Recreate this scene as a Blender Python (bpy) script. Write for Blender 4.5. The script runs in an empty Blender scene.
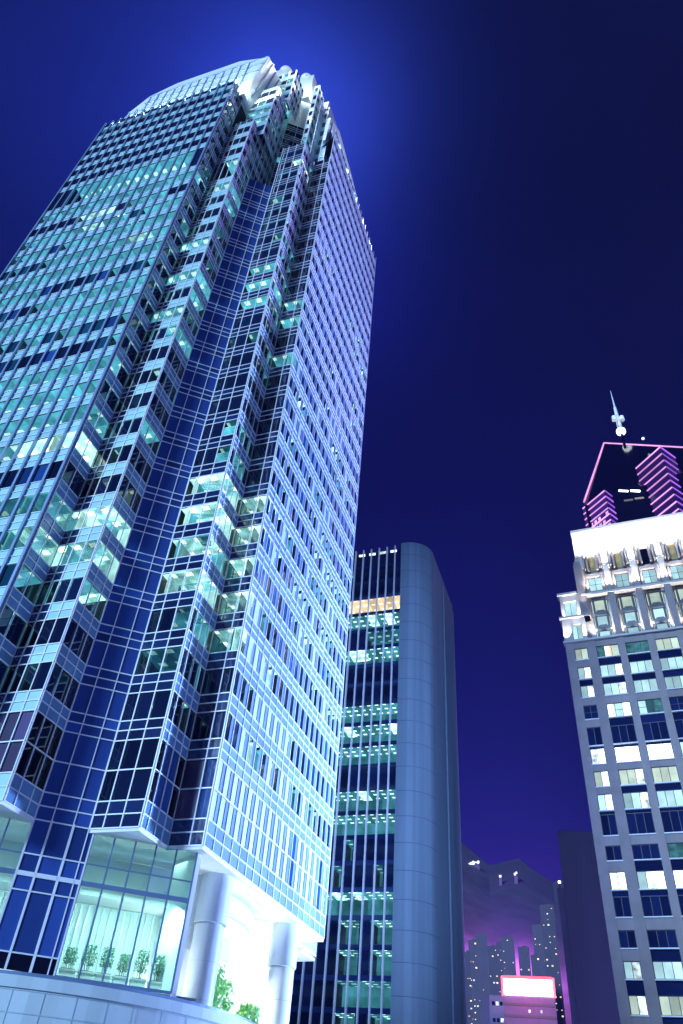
import bpy, math, random, colorsys
from mathutils import Matrix, Vector
random.seed(7)
R_ = math.radians
scene = bpy.context.scene
C = scene.collection
EYE = 1.7
W_, H_ = 683, 1024
FPX = 751.34

# ------------------------------------------------------------------ camera
pitch, roll = R_(41.42), R_(5.39)
fw = Vector((0, math.cos(pitch), math.sin(pitch)))
r0 = Vector((1, 0, 0)); u0 = r0.cross(fw)
rt = math.cos(roll)*r0 + math.sin(roll)*u0
up = -math.sin(roll)*r0 + math.cos(roll)*u0
cd = bpy.data.cameras.new('camera'); cam = bpy.data.objects.new('camera', cd); C.objects.link(cam)
cam.matrix_world = Matrix(((rt.x, up.x, -fw.x, 0), (rt.y, up.y, -fw.y, 0), (rt.z, up.z, -fw.z, EYE), (0, 0, 0, 1)))
cd.sensor_fit = 'VERTICAL'; cd.sensor_height = 36; cd.lens = FPX*36/1024
cd.clip_start = 0.5; cd.clip_end = 12000
scene.camera = cam
def ray(px, py):
    return rt*((px-341.5)/FPX) + up*(-(py-512)/FPX) + fw
def at_dist(px, py, dist):              # world point at a horizontal distance
    d = ray(px, py); k = dist/math.hypot(d.x, d.y)
    return Vector((d.x*k, d.y*k, d.z*k+EYE))
def project(p):
    q = Vector((p[0], p[1], p[2]-EYE)); z = q.dot(fw)
    if z < 1: return None
    return 341.5+FPX*q.dot(rt)/z, 512-FPX*q.dot(up)/z

# ------------------------------------------------------------------ materials
def nt(m):
    m.use_nodes = True; t = m.node_tree; t.nodes.clear(); return t
def N(t, typ, **kw):
    n = t.nodes.new(typ)
    for k, v in kw.items(): setattr(n, k, v)
    return n
def mat(name, base, rough=.5, metal=0., spec=.5, var=.12, scale=.6, bump=0., bscale=8, stretch=None, coat=0):
    m = bpy.data.materials.new(name); t = nt(m); L = t.links
    out = N(t, 'ShaderNodeOutputMaterial'); b = N(t, 'ShaderNodeBsdfPrincipled'); L.new(b.outputs[0], out.inputs[0])
    tc = N(t, 'ShaderNodeTexCoord'); no = N(t, 'ShaderNodeTexNoise'); no.inputs['Scale'].default_value = scale; no.inputs['Detail'].default_value = 5
    vec = tc.outputs['Object']
    if stretch:
        mp = N(t, 'ShaderNodeMapping'); mp.inputs['Scale'].default_value = stretch; L.new(vec, mp.inputs[0]); vec = mp.outputs[0]
    L.new(vec, no.inputs['Vector'])
    hsv = N(t, 'ShaderNodeHueSaturation'); hsv.inputs['Color'].default_value = (*base, 1)
    mr = N(t, 'ShaderNodeMapRange'); mr.inputs[1].default_value = .25; mr.inputs[2].default_value = .75
    mr.inputs[3].default_value = 1-var; mr.inputs[4].default_value = 1+var
    L.new(no.outputs['Fac'], mr.inputs[0])
    # per-panel variation from a stored face attribute
    at = N(t, 'ShaderNodeAttribute', attribute_name='rnd'); ma = N(t, 'ShaderNodeMath', operation='MULTIPLY_ADD')
    ma.inputs[1].default_value = var*1.6; L.new(at.outputs['Fac'], ma.inputs[0]); L.new(mr.outputs[0], ma.inputs[2])
    L.new(ma.outputs[0], hsv.inputs['Value']); L.new(hsv.outputs[0], b.inputs['Base Color'])
    r2 = N(t, 'ShaderNodeMapRange'); r2.inputs[3].default_value = max(0, rough-.08); r2.inputs[4].default_value = min(1, rough+.08)
    L.new(no.outputs['Fac'], r2.inputs[0]); L.new(r2.outputs[0], b.inputs['Roughness'])
    b.inputs['Metallic'].default_value = metal; b.inputs['Specular IOR Level'].default_value = spec; b.inputs['Coat Weight'].default_value = coat
    if bump:
        n2 = N(t, 'ShaderNodeTexNoise'); n2.inputs['Scale'].default_value = bscale; L.new(vec, n2.inputs['Vector'])
        bp = N(t, 'ShaderNodeBump'); bp.inputs['Strength'].default_value = bump; bp.inputs['Distance'].default_value = .05
        L.new(n2.outputs['Fac'], bp.inputs['Height']); L.new(bp.outputs[0], b.inputs['Normal'])
    return m
def dark_glass(name, base, rough=.04, spec=.9, wob=.25):
    m = bpy.data.materials.new(name); t = nt(m); L = t.links
    out = N(t, 'ShaderNodeOutputMaterial'); b = N(t, 'ShaderNodeBsdfPrincipled'); L.new(b.outputs[0], out.inputs[0])
    at = N(t, 'ShaderNodeAttribute', attribute_name='rnd'); hs = N(t, 'ShaderNodeHueSaturation'); hs.inputs['Color'].default_value = (*base, 1)
    ma = N(t, 'ShaderNodeMath', operation='MULTIPLY_ADD'); ma.inputs[1].default_value = .9; ma.inputs[2].default_value = 1.0
    L.new(at.outputs['Fac'], ma.inputs[0]); L.new(ma.outputs[0], hs.inputs['Value']); L.new(hs.outputs[0], b.inputs['Base Color'])
    b.inputs['Roughness'].default_value = rough; b.inputs['Specular IOR Level'].default_value = spec
    tc = N(t, 'ShaderNodeTexCoord'); no = N(t, 'ShaderNodeTexNoise'); no.inputs['Scale'].default_value = .35
    L.new(tc.outputs['Object'], no.inputs['Vector']); bp = N(t, 'ShaderNodeBump'); bp.inputs['Strength'].default_value = wob; bp.inputs['Distance'].default_value = .1
    L.new(no.outputs['Fac'], bp.inputs['Height']); L.new(bp.outputs[0], b.inputs['Normal'])
    return m
def clear_glass(name, tint=(.8, .95, .95), refl=.12):
    m = bpy.data.materials.new(name); t = nt(m); L = t.links
    out = N(t, 'ShaderNodeOutputMaterial'); mx = N(t, 'ShaderNodeMixShader'); tr = N(t, 'ShaderNodeBsdfTransparent'); gl = N(t, 'ShaderNodeBsdfGlossy')
    tr.inputs[0].default_value = (*tint, 1); gl.inputs['Roughness'].default_value = .04
    fr = N(t, 'ShaderNodeFresnel'); fr.inputs[0].default_value = 1.5
    ma = N(t, 'ShaderNodeMath', operation='MULTIPLY_ADD'); ma.inputs[1].default_value = .6; ma.inputs[2].default_value = refl*.4
    L.new(fr.outputs[0], ma.inputs[0]); L.new(ma.outputs[0], mx.inputs[0]); L.new(tr.outputs[0], mx.inputs[1]); L.new(gl.outputs[0], mx.inputs[2]); L.new(mx.outputs[0], out.inputs[0])
    return m
def lit(name, col, strength, scale=.8, lo=.55, hi=1.35, spots=0, spot_col=(1, 1, .95), gloss=0., sample=False, grid=(1.7, 2.0)):
    """an emissive surface: a lamp, lit pane, or ceiling and wall with room light put into emission; spots = strength of the ceiling fixtures"""
    m = bpy.data.materials.new(name); t = nt(m); L = t.links
    out = N(t, 'ShaderNodeOutputMaterial'); em = N(t, 'ShaderNodeEmission'); tc = N(t, 'ShaderNodeTexCoord')
    no = N(t, 'ShaderNodeTexNoise'); no.inputs['Scale'].default_value = scale; no.inputs['Detail'].default_value = 3
    L.new(tc.outputs['Object'], no.inputs['Vector'])
    mr = N(t, 'ShaderNodeMapRange'); mr.inputs[1].default_value = .3; mr.inputs[2].default_value = .7; mr.inputs[3].default_value = lo*strength; mr.inputs[4].default_value = hi*strength
    L.new(no.outputs['Fac'], mr.inputs[0])
    at = N(t, 'ShaderNodeAttribute', attribute_name='rnd'); ma = N(t, 'ShaderNodeMath', operation='MULTIPLY_ADD'); ma.inputs[1].default_value = .8; ma.inputs[2].default_value = 1
    L.new(at.outputs['Fac'], ma.inputs[0]); mu = N(t, 'ShaderNodeMath', operation='MULTIPLY'); L.new(mr.outputs[0], mu.inputs[0]); L.new(ma.outputs[0], mu.inputs[1])
    em.inputs[0].default_value = (*col, 1)
    if spots:
        sp = N(t, 'ShaderNodeSeparateXYZ'); L.new(tc.outputs['Object'], sp.inputs[0]); f = []
        for i, (per, w) in enumerate(((grid[0], .45), (grid[1], .3))):
            d = N(t, 'ShaderNodeMath', operation='DIVIDE'); d.inputs[1].default_value = per; L.new(sp.outputs[i], d.inputs[0])
            fr = N(t, 'ShaderNodeMath', operation='FRACT'); L.new(d.outputs[0], fr.inputs[0])
            lt = N(t, 'ShaderNodeMath', operation='LESS_THAN'); lt.inputs[1].default_value = w; L.new(fr.outputs[0], lt.inputs[0]); f.append(lt)
        an = N(t, 'ShaderNodeMath', operation='MULTIPLY'); L.new(f[0].outputs[0], an.inputs[0]); L.new(f[1].outputs[0], an.inputs[1])
        mc = N(t, 'ShaderNodeMix', data_type='RGBA'); L.new(an.outputs[0], mc.inputs[0]); mc.inputs[6].default_value = (*col, 1); mc.inputs[7].default_value = (*spot_col, 1)
        L.new(mc.outputs[2], em.inputs[0])
        m3 = N(t, 'ShaderNodeMath', operation='MULTIPLY_ADD'); L.new(an.outputs[0], m3.inputs[0]); m3.inputs[1].default_value = spots; L.new(mu.outputs[0], m3.inputs[2]); L.new(m3.outputs[0], em.inputs[1])
    else:
        L.new(mu.outputs[0], em.inputs[1])
    if gloss:
        gl = N(t, 'ShaderNodeBsdfGlossy'); gl.inputs['Roughness'].default_value = .06; mx = N(t, 'ShaderNodeMixShader'); mx.inputs[0].default_value = gloss
        L.new(em.outputs[0], mx.inputs[1]); L.new(gl.outputs[0], mx.inputs[2]); L.new(mx.outputs[0], out.inputs[0])
    else: L.new(em.outputs[0], out.inputs[0])
    if not sample: m.cycles.emission_sampling = 'NONE'
    return m

M = dict(
    spandrel=mat('pale_panel', (.46, .77, .79), .28, var=.10, scale=.25, spec=.6),
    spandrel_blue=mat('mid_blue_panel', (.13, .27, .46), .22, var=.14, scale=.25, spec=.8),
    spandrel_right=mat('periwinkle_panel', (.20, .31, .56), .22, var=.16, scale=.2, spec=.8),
    spandrel_dark=dark_glass('dark_panel_and_reflection_glass', (.012, .028, .10), .06),  # in the tower's recesses, dark reflections of facing walls put into the colour
    strip=dark_glass('blue_panel_glass', (.030, .072, .27), .12, .5, .1),
    mullion=mat('white_mullion_paint', (.90, .92, .94), .35, var=.05),
    fin=mat('blue_grey_fin_metal', (.20, .29, .46), .38, .35, var=.08, scale=.2),
    fin_lit=mat('lit_fin_metal', (.80, .84, .92), .35, .2, var=.08, scale=.2),  # same fins as the left face, light on them put into the colour
    glass=dark_glass('dark_window_glass', (.006, .014, .05)),
    glass_teal=dark_glass('teal_window_glass', (.010, .07, .12)),
    glass_blue=dark_glass('blue_window_glass', (.02, .07, .24)),
    glass_black=dark_glass('black_window_glass', (.003, .003, .008)),
    glass_violet=dark_glass('violet_blind_glass', (.07, .045, .14), .2),
    clear=clear_glass('clear_window_glass'),
    blind=mat('pale_window_blind', (.55, .66, .78), .5, var=.08),
    soffit=mat('white_soffit_panel', (.82, .84, .84), .5, var=.05),
    column=mat('pale_column_cladding', (.66, .72, .78), .35, .1, var=.05, scale=.4),
    white=mat('white_plaster', (.82, .84, .82), .6, var=.06),
    crown=mat('white_crown_panel', (.74, .80, .80), .4, var=.10, scale=.3),
    roof=mat('dark_roof', (.06, .07, .09), .8),
    podium=mat('pale_podium_stone', (.62, .74, .78), .5, var=.09, scale=.35, bump=.08, stretch=(1, 1, .25)),
    joint=mat('stone_joint', (.50, .62, .69), .8),
    c_teal=lit('teal_office_ceiling', (.12, .56, .72), .95, spots=.45, spot_col=(.7, 1, .95)),
    c_white=lit('white_office_ceiling', (.55, 1.0, .92), 1.5, spots=2.0, lo=.4, hi=1.6, spot_col=(1, 1, .92)),
    c_band=lit('teal_band_ceiling', (.10, .50, .58), .55, spots=1.6, spot_col=(.75, 1, .95), grid=(1.5, 1.7)),
    c_dim=lit('dim_office_ceiling', (.04, .30, .40), .45, spots=.3, spot_col=(.6, 1, 1)),
    w_teal=lit('teal_office_wall', (.11, .50, .62), .8, scale=.5),  # office walls are no lamps: room light on them put into emission
    w_band=lit('teal_band_wall', (.08, .38, .46), .5, scale=.5),
    w_white=lit('white_office_wall', (.55, .95, .9), 1.1, scale=.7),
    lamp=lit('lamp_white', (1, 1, .95), 9, lo=.95, hi=1.05, sample=True),
    lamp_dim=lit('small_lamp', (1, .93, .8), 3.5, lo=.8, hi=1.2),
    concrete=mat('smooth_blue_grey_concrete', (.22, .31, .37), .45, var=.15, scale=.35, bump=.05, bscale=3, stretch=(1, 1, .08), spec=.4),
    groove=mat('panel_groove', (.10, .14, .22), .7),
    stone=mat('grey_limestone', (.215, .185, .19), .7, var=.16, scale=.4, bump=.12),
    stone_pale=mat('pale_limestone', (.42, .40, .40), .65, var=.08, scale=.4, bump=.1),
    frame=mat('dark_window_frame', (.03, .04, .06), .4),
    sill=mat('pale_sill', (.62, .64, .68), .5),
    amber=mat('amber_glazed_niche', (.30, .21, .07), .5),
    asphalt=mat('asphalt', (.05, .05, .055), .85, bump=.3, bscale=60),
    paving=mat('granite_paving', (.28, .28, .29), .7, bump=.1, bscale=20),
    kerb=mat('kerb_stone', (.35, .35, .35), .7),
    paint=mat('road_paint', (.8, .8, .78), .6),
    hillmat=mat('wooded_hill', (.04, .04, .045), .95, var=.4, scale=.03, bump=.6, bscale=.05),
    leaf=mat('shrub_leaf', (.06, .20, .10), .5, var=.3, scale=3),
    bamboo=mat('bamboo_leaf', (.14, .42, .08), .5, var=.3, scale=3),
    stem=mat('plant_stem', (.10, .10, .04), .7),
    planter=mat('white_planter', (.9, .88, .80), .5),
    slab=mat('dark_render_wall', (.30, .34, .42), .75, var=.12, scale=.12, bump=.1, stretch=(1, 1, .3)),
    neon=lit('pink_neon_tube', (.95, .42, .90), 1.15, lo=.8, hi=1.2, scale=.1),
    neon_violet=lit('violet_neon_tube', (.40, .14, 1.0), 1.2, lo=.7, hi=1.2, scale=.1),
    turret=dark_glass('violet_dark_cladding', (.06, .015, .13), .3, .3),
    neon_pane=lit('pink_lit_pane', (.9, .55, 1.0), 1.0, lo=.4, hi=1.4),
    far_body=dark_glass('far_dark_glass', (.002, .0015, .012), .08, .6, .0),
    mastw=mat('white_mast_paint', (.75, .78, .85), .4),
    glow_white=lit('mast_beacon', (.85, .92, 1), 3.0, lo=.5, hi=1.4, scale=.6),
    haze_body=mat('purple_grey_render', (.16, .11, .24), .8, var=.1),
    far_body2=mat('grey_far_wall', (.10, .08, .13), .8, var=.2, scale=.05),
    sign=lit('billboard_light', (1.0, .80, .78), 14, lo=.95, hi=1.05, sample=True),
    signred=lit('red_neon_border', (1, .06, .10), 7, lo=.9, hi=1.1, sample=True),
    warm=lit('warm_small_windows', (1, .75, .45), 1.8, lo=.3, hi=1.5, scale=2),
    pale_win=lit('pale_small_windows', (.75, .85, 1), 1.5, lo=.3, hi=1.5, scale=2),
    rb_teal=lit('teal_lit_window', (.52, .88, .98), 1.1, scale=.5, lo=.75, hi=1.1, gloss=.06),
    rb_green=lit('pale_green_lit_window', (.68, .88, .76), .85, scale=.5, lo=.75, hi=1.1, gloss=.06),
    rb_white=lit('bright_white_window', (.92, 1, 1), 4.0, scale=.5, lo=.9, hi=1.2),
    rb_half=lit('half_lit_window', (.75, .95, 1), 1.9, scale=.9, lo=.25, hi=1.6, gloss=.05),
    rb_dim=lit('dim_teal_window', (.10, .38, .42), .55, scale=.9, lo=.4, hi=1.3, gloss=.08),
    rb_dark=dark_glass('night_window_glass', (.006, .012, .05), .06, .35),
    warmband=lit('warm_office_ceiling', (1, .62, .36), 1.25, lo=.75, hi=1.2, scale=.35, spots=.5, spot_col=(1, .9, .7)),
)

# ------------------------------------------------------------------ mesh helpers
class MB:
    def __init__(s): s.v = []; s.f = []; s.m = []; s.r = []
    def face(s, pts, m=0, rnd=None):
        b = len(s.v); s.v += [tuple(p) for p in pts]; s.f.append(tuple(range(b, b+len(pts)))); s.m.append(m); s.r.append(random.uniform(-.5, .5) if rnd is None else rnd)
    def obox(s, o, ax, ay, az, m=0):            # o corner; three edge vectors
        o, ax, ay, az = map(Vector, (o, ax, ay, az)); rn = random.uniform(-.5, .5)
        p = [o, o+ax, o+ax+ay, o+ay, o+az, o+ax+az, o+ax+ay+az, o+ay+az]
        if ax.cross(ay).dot(az) < 0: p = [p[i] for i in (3, 2, 1, 0, 7, 6, 5, 4)]
        for q in ((0, 3, 2, 1), (4, 5, 6, 7), (0, 1, 5, 4), (1, 2, 6, 5), (2, 3, 7, 6), (3, 0, 4, 7)): s.face([p[i] for i in q], m, rn)
    def box(s, x0, x1, y0, y1, z0, z1, m=0): s.obox((x0, y0, z0), (x1-x0, 0, 0), (0, y1-y0, 0), (0, 0, z1-z0), m)
    def prism(s, poly, z0, z1, m=0, cap=True):
        n = len(poly); a = sum(poly[i][0]*poly[(i+1) % n][1]-poly[(i+1) % n][0]*poly[i][1] for i in range(n))
        if a < 0: poly = poly[::-1]
        for i in range(n):
            p, q = poly[i], poly[(i+1) % n]; s.face([(*p, z0), (*q, z0), (*q, z1), (*p, z1)], m)
        if cap: s.face([(*p, z1) for p in poly], m); s.face([(*p, z0) for p in poly[::-1]], m)
    def tube(s, p, q, r, r2=None, n=8, m=0):
        p, q = Vector(p), Vector(q); d = (q-p).normalized(); a = d.orthogonal().normalized(); b = d.cross(a); r2 = r if r2 is None else r2
        A = [p+(a*math.cos(i*2*math.pi/n)+b*math.sin(i*2*math.pi/n))*r for i in range(n)]; B = [q+(a*math.cos(i*2*math.pi/n)+b*math.sin(i*2*math.pi/n))*r2 for i in range(n)]
        for i in range(n): j = (i+1) % n; s.face([A[i], A[j], B[j], B[i]], m)
        s.face(A[::-1], m); s.face(B, m)
    def ball(s, c, r, n=14, k=9, m=0, sz=1.):
        c = Vector(c)
        P = [[c+Vector((r*math.sin(math.pi*i/k)*math.cos(2*math.pi*j/n), r*math.sin(math.pi*i/k)*math.sin(2*math.pi*j/n), r*sz*math.cos(math.pi*i/k))) for j in range(n)] for i in range(k+1)]
        for i in range(k):
            for j in range(n):
                jj = (j+1) % n; q = [P[i][j], P[i+1][j], P[i+1][jj], P[i][jj]]
                if i == 0: q = [P[0][0], P[1][j], P[1][jj]]
                elif i == k-1: q = [P[i][j], P[k][0], P[i][jj]]
                s.face(q, m)
    def build(s, name, mats, parent=None, smooth=False, loc=None, rot=0):
        me = bpy.data.meshes.new(name); me.from_pydata(s.v, [], s.f)
        for mm in (mats if isinstance(mats, (list, tuple)) else [mats]): me.materials.append(mm)
        me.polygons.foreach_set('material_index', s.m)
        at = me.attributes.new('rnd', 'FLOAT', 'FACE'); at.data.foreach_set('value', s.r)
        if smooth:
            import bmesh
            bm = bmesh.new(); bm.from_mesh(me); bmesh.ops.remove_doubles(bm, verts=bm.verts, dist=1e-4); bm.to_mesh(me); bm.free()
            me.shade_smooth()
            me.set_sharp_from_angle(angle=R_(40))
        o = bpy.data.objects.new(name, me); C.objects.link(o)
        if parent is not None: o.parent = parent
        if loc: o.location = loc; o.rotation_euler = (0, 0, rot)
        return o
def thing(name, label, cat, loc=(0, 0, 0), rot=0, group=None):
    o = bpy.data.objects.new(name, None); C.objects.link(o); o.location = loc; o.rotation_euler = (0, 0, rot)
    o.empty_display_size = 2; o['label'] = label; o['category'] = cat
    if group: o['group'] = group
    return o
def tag(o, label, cat, group=None):
    o['label'] = label; o['category'] = cat
    if group: o['group'] = group
    return o
def struct(o): o['kind'] = 'structure'; return o
def hsh(*a):
    x = 0.
    for i, v in enumerate(a): x += (v+3.1)*(12.9898+i*65.233)
    x = math.sin(x)*43758.5453
    return x-math.floor(x)
def lamp(kind, name, loc, energy, col, target=None, **kw):
    d = bpy.data.lights.new(name, kind); d.energy = energy; d.color = col
    for k, v in kw.items(): setattr(d, k, v)
    o = bpy.data.objects.new(name, d); C.objects.link(o); o.location = loc
    if target is not None: o.rotation_euler = (Vector(target)-Vector(loc)).to_track_quat('-Z', 'Y').to_euler()
    return o

# ------------------------------------------------------------------ THE TALL GLASS TOWER
YAW = R_(-21.466)                       # the street grid of the two glass towers
cT, sT = math.cos(YAW), math.sin(YAW)
def T2W(x, y, z=0): return Vector((x*cT-y*sT, x*sT+y*cT, z))
tower = thing('skyscraper', 'tallest tower, pale blue gridded glass facade with a stepped corner and brightly lit white crown', 'skyscraper', (0, 0, 0), YAW)
tower.location = T2W(-29.35, 52.65, 0)
def loc_t(x, y, h): return Vector((x+29.35, y-52.65, h+EYE))
PA0, PA, PA1, P0, P1, P2, P3, P4, P5, P6 = (-72.3, 39.3), (-44.2, 39.3), (-44.2, 42.35), (-39.85, 42.35), (-39.85, 45.95), (-36.65, 48.4), (-32.4, 48.4), (-32.4, 52.65), (-29.35, 52.65), (-29.35, 80.8)
BACK = [(-32.4, 80.8), (-32.4, 87.2), (-38, 87.2), (-38, 94), (-68, 94), (-68, 87), (-78, 87), (-78, 42.35), (-72.3, 42.35)]
MID0, FL = 25.705, 4.195
BANDS = [(18.0, 19.0, 20.0)]+[(MID0+FL*k-.86, MID0+FL*k, MID0+FL*k+.84) for k in range(38)]
wins = []                               # (corners, state) of every window of the tower
rooms = MB()
ROOM_M = [M['c_teal'], M['c_white'], M['c_dim'], M['w_teal'], M['w_white'], M['roof']]
STATE_M = {'dark': M['glass'], 'teal_dark': M['glass_teal'], 'blue': M['glass_blue'], 'black': M['glass_black'], 'violet': M['glass_violet'],
           'teal': M['clear'], 'white': M['clear'], 'dim': M['clear'], 'blind': M['blind']}
def facet(a, b, z0, z1, cuts, state, sp='spandrel', fins=None, fin_m='fin', thin=True, mw=.09, panel_only=False, sp_of=None, wx=None, skip=()):
    """curtain wall from a to b (seen from outside, left to right); cuts = mullion positions 0..1"""
    a, b = Vector(a), Vector(b); ln = (b-a).length; t = (b-a)/ln; n = Vector((t.y, -t.x))
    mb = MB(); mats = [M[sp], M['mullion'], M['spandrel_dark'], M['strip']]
    def P(s, o, h): q = a+t*s+n*o; return loc_t(q.x, q.y, h)
    cuts = [c*ln for c in cuts]
    bands = [bd for k_, bd in enumerate(BANDS) if bd[0] < z1-.3 and bd[2] > z0 and k_ not in skip]
    for bi, (l0, l1, l2) in enumerate(bands):
        l0c, l2c = max(l0, z0), min(l2, z1)
        for i in range(len(cuts)-1):
            m_ = 0 if not sp_of else sp_of(i)
            for za, zb in ((l0c, l1), (l1, l2c)):
                if zb-za > .05: mb.face([P(cuts[i], 0, za), P(cuts[i+1], 0, za), P(cuts[i+1], 0, zb), P(cuts[i], 0, zb)], m_)
        if thin:
            for zz in (l0, l1, l2):
                if z0-.01 <= zz <= z1:
                    w = .09
                    o = P(0, 0, zz-w/2); mb.obox(o, P(ln, 0, zz-w/2)-o, P(0, .07, zz-w/2)-o, (0, 0, w), 1)
        top = bands[bi+1][0] if bi+1 < len(bands) else z1
        top = min(top, z1); bot = l2c
        if top-bot < .4: continue
        tall = bot < 20.5 and z0 < 19
        segs = [(bot, 22.35), (22.45, top)] if tall else [(bot, top)]
        if tall and thin:
            o = P(0, 0, 22.35); mb.obox(o, P(ln, 0, 22.35)-o, P(0, .07, 22.35)-o, (0, 0, .1), 1)
        for za, zb in segs:
            for i in range(len(cuts)-1):
                s0, s1 = cuts[i]+.04, cuts[i+1]-.04
                if panel_only:
                    mb.face([P(cuts[i], -.02, za), P(cuts[i+1], -.02, za), P(cuts[i+1], -.02, zb), P(cuts[i], -.02, zb)], 0, .1*hsh(i, za)); continue
                st = state((bot+top)/2, i, tall)
                if wx:                     # solid pier beside a narrow window
                    ww = (s1-s0)*wx; mb.face([P(s0+ww, -.01, za), P(s1, -.01, za), P(s1, -.01, zb), P(s0+ww, -.01, zb)], 0); s1 = s0+ww
                wins.append(([P(s0, -.06, za), P(s1, -.06, za), P(s1, -.06, zb), P(s0, -.06, zb)], st, n.copy()))
                if st in ('teal', 'white', 'dim'):
                    c = {'teal': 0, 'white': 1, 'dim': 2}[st]; w = {'teal': 3, 'white': 4, 'dim': 3}[st]; D = .8 if wx else min(4.2, 2.2+ln*.3); e = .02
                    rooms.face([P(s0-.06, -D, zb-e), P(s1+.06, -D, zb-e), P(s1+.06, -.1, zb-e), P(s0-.06, -.1, zb-e)], c)
                    rooms.face([P(s0-.06, -D, za), P(s1+.06, -D, za), P(s1+.06, -D, zb), P(s0-.06, -D, zb)], w)
                    rooms.face([P(s0-.06, -D, za+.02), P(s1+.06, -D, za+.02), P(s1+.06, -.1, za+.02), P(s0-.06, -.1, za+.02)], 5)
    if thin:
        for i, s in enumerate(cuts):
            if fins and 0 < i < len(cuts)-1: continue
            w = mw; s_ = min(max(s-w/2, 0), ln-w)
            o = P(s_, 0, z0); mb.obox(o, P(s_+w, 0, z0)-o, P(s_, .09, z0)-o, (0, 0, z1-z0), 1)
    if wx or not thin: mb.face([P(0, -.97, z0), P(ln, -.97, z0), P(ln, -.97, z1), P(0, -.97, z1)], 2)
    mb.build('curtain_wall', mats, tower)
    if fins:
        for i, s in enumerate(cuts):
            f = MB(); w = fins[0]; s_ = min(max(s-w/2, 0), ln-w); o = P(s_, -.02, z0); f.obox(o, P(s_+w, -.02, z0)-o, P(s_, fins[1], z0)-o, (0, 0, z1-z0+.15)); f.build('fin', M[fin_m], tower)
def ev(n): return [i/n for i in range(n+1)]
def st_left(z, i, tall):
    f = int((z-29.9)//FL)
    if z > 122: return 'teal_dark' if hsh(f, i) < .12 else 'dark'
    if 109.5 < z < 122: return 'teal' if 2 < i < 15 or hsh(f, i) < .5 else 'dark'
    if 105 < z < 109.5: return 'white' if 5 <= i <= 8 else ('dark' if hsh(f//1, i//2) < .75 else 'teal')
    if 52 < z < 56.5 and i >= 11: return 'white'
    run = hsh(f, (i+int(hsh(f)*6))//6); v = .75*run+.25*hsh(f, i, 3)
    row = hsh(f, 77)
    if hsh(f, i//2, 91) < .035: return 'white'
    if row < .18: return 'dark' if v < .40 else ('teal_dark' if v < .6 else 'teal')
    if row > .66: return 'teal' if v > .12 else 'blue'
    return 'teal' if v > .34 else ('teal_dark' if v > .24 else ('blue' if v > .18 else 'dark'))
def st_ret_a(z, i, tall):
    if 52 < z < 56.5: return 'white'
    if z < 45 and z > 36: return 'teal'
    return 'dim' if hsh(z, i, 5) < .12 else ('dark' if z < 130 else 'black')
def st_step_b(z, i, tall):
    if tall: return 'violet'
    f = int((z-29.9)//FL)
    if z > 100: return 'teal' if 110 < z < 122 and i > 1 else ('black' if i < 2 else 'dark')
    if 74 < z < 100: return ('teal' if hsh(f, 9) < .62 else ('black' if i < 2 else 'dark'))
    if 36.5 < z < 45: return 'white' if hsh(f, i) < .8 else 'teal'
    return 'black' if i < 2 else ('dark' if hsh(f, i, 2) < .72 else 'dim')
def st_ret_b(z, i, tall):
    if tall: return 'black'
    f = int((z-29.9)//FL)
    if 36 < z < 45: return 'white' if hsh(f, i) < .5 else 'teal'
    if hsh(f, 21) < .22 and z < 120: return 'teal'
    return 'dim' if hsh(f, i, 8) < .12 else 'dark'
def st_step_d(z, i, tall):
    if tall: return 'dark'
    f = int((z-29.9)//FL)
    if 36.5 < z < 57: return 'white' if hsh(f, i//2, 4) < .88 else 'dim'
    if 84 < z < 96: return 'teal'
    return 'white' if hsh(f, i, 6) < .04 else ('dim' if hsh(f, i//2, 12) < .2 else 'dark')
def st_ret_d(z, i, tall):
    if tall: return ('black', 'blue', 'blue')[min(i, 2)] if i < 3 else 'black'
    f = int((z-29.9)//FL)
    if 36.5 < z < 57: return 'white' if hsh(f, i, 14) < .45 else 'teal'
    return 'teal' if hsh(f, i, 13) < .18 else 'dark'
def st_step_e(z, i, tall):
    if tall: return 'violet' if i == 0 else 'blue'
    f = int((z-29.9)//FL)
    if 33 < z < 57: return 'white' if hsh(f, 4) < .9 else 'teal'
    if 78 < z < 96: return 'teal' if hsh(f, 2) < .6 else 'dark'
    return 'dark'
def st_right(z, i, tall):
    if tall: return 'blind' if i < 11 or hsh(i) < .5 else 'blue'
    f = int((z-29.9)//FL)
    cl = .6*hsh((f+i//6)//2, (i+f)//5, 31)+.4*hsh(f, i//2, 36)
    p = .50 if z < 62 else (.40 if z < 84 else (.30 if z < 112 else .10))
    if cl < p: return 'white' if hsh(f, i, 32) < .45 else ('teal' if hsh(f, i, 33) < .4 else 'blind')
    return 'blue' if hsh(f, i, 34) < .25 else 'dark'
TOP = 150.2
facet(PA0, PA, 18, TOP, ev(16), st_left, fins=(.28, .26), fin_m='fin', skip=(23,))
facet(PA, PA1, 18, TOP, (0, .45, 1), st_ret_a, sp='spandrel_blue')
facet(PA1, P0, 18, 137, (0, .21, .42, .70, 1), st_step_b, sp_of=lambda i: 2 if i < 2 else 0, skip=(23,))  # first bays: reflection of the adjoining return painted as dark panels and panes
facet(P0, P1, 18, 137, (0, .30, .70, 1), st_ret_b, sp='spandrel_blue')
facet(P1, P2, 8.6, 121.5, (0, .31, .70, 1), None, sp='strip', panel_only=True)
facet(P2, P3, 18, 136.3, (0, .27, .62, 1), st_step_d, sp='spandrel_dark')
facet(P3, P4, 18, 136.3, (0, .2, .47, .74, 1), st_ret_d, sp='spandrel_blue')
facet(P4, P5, 18, 137.5, (0, .62, 1), st_step_e, sp='spandrel_dark')
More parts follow.
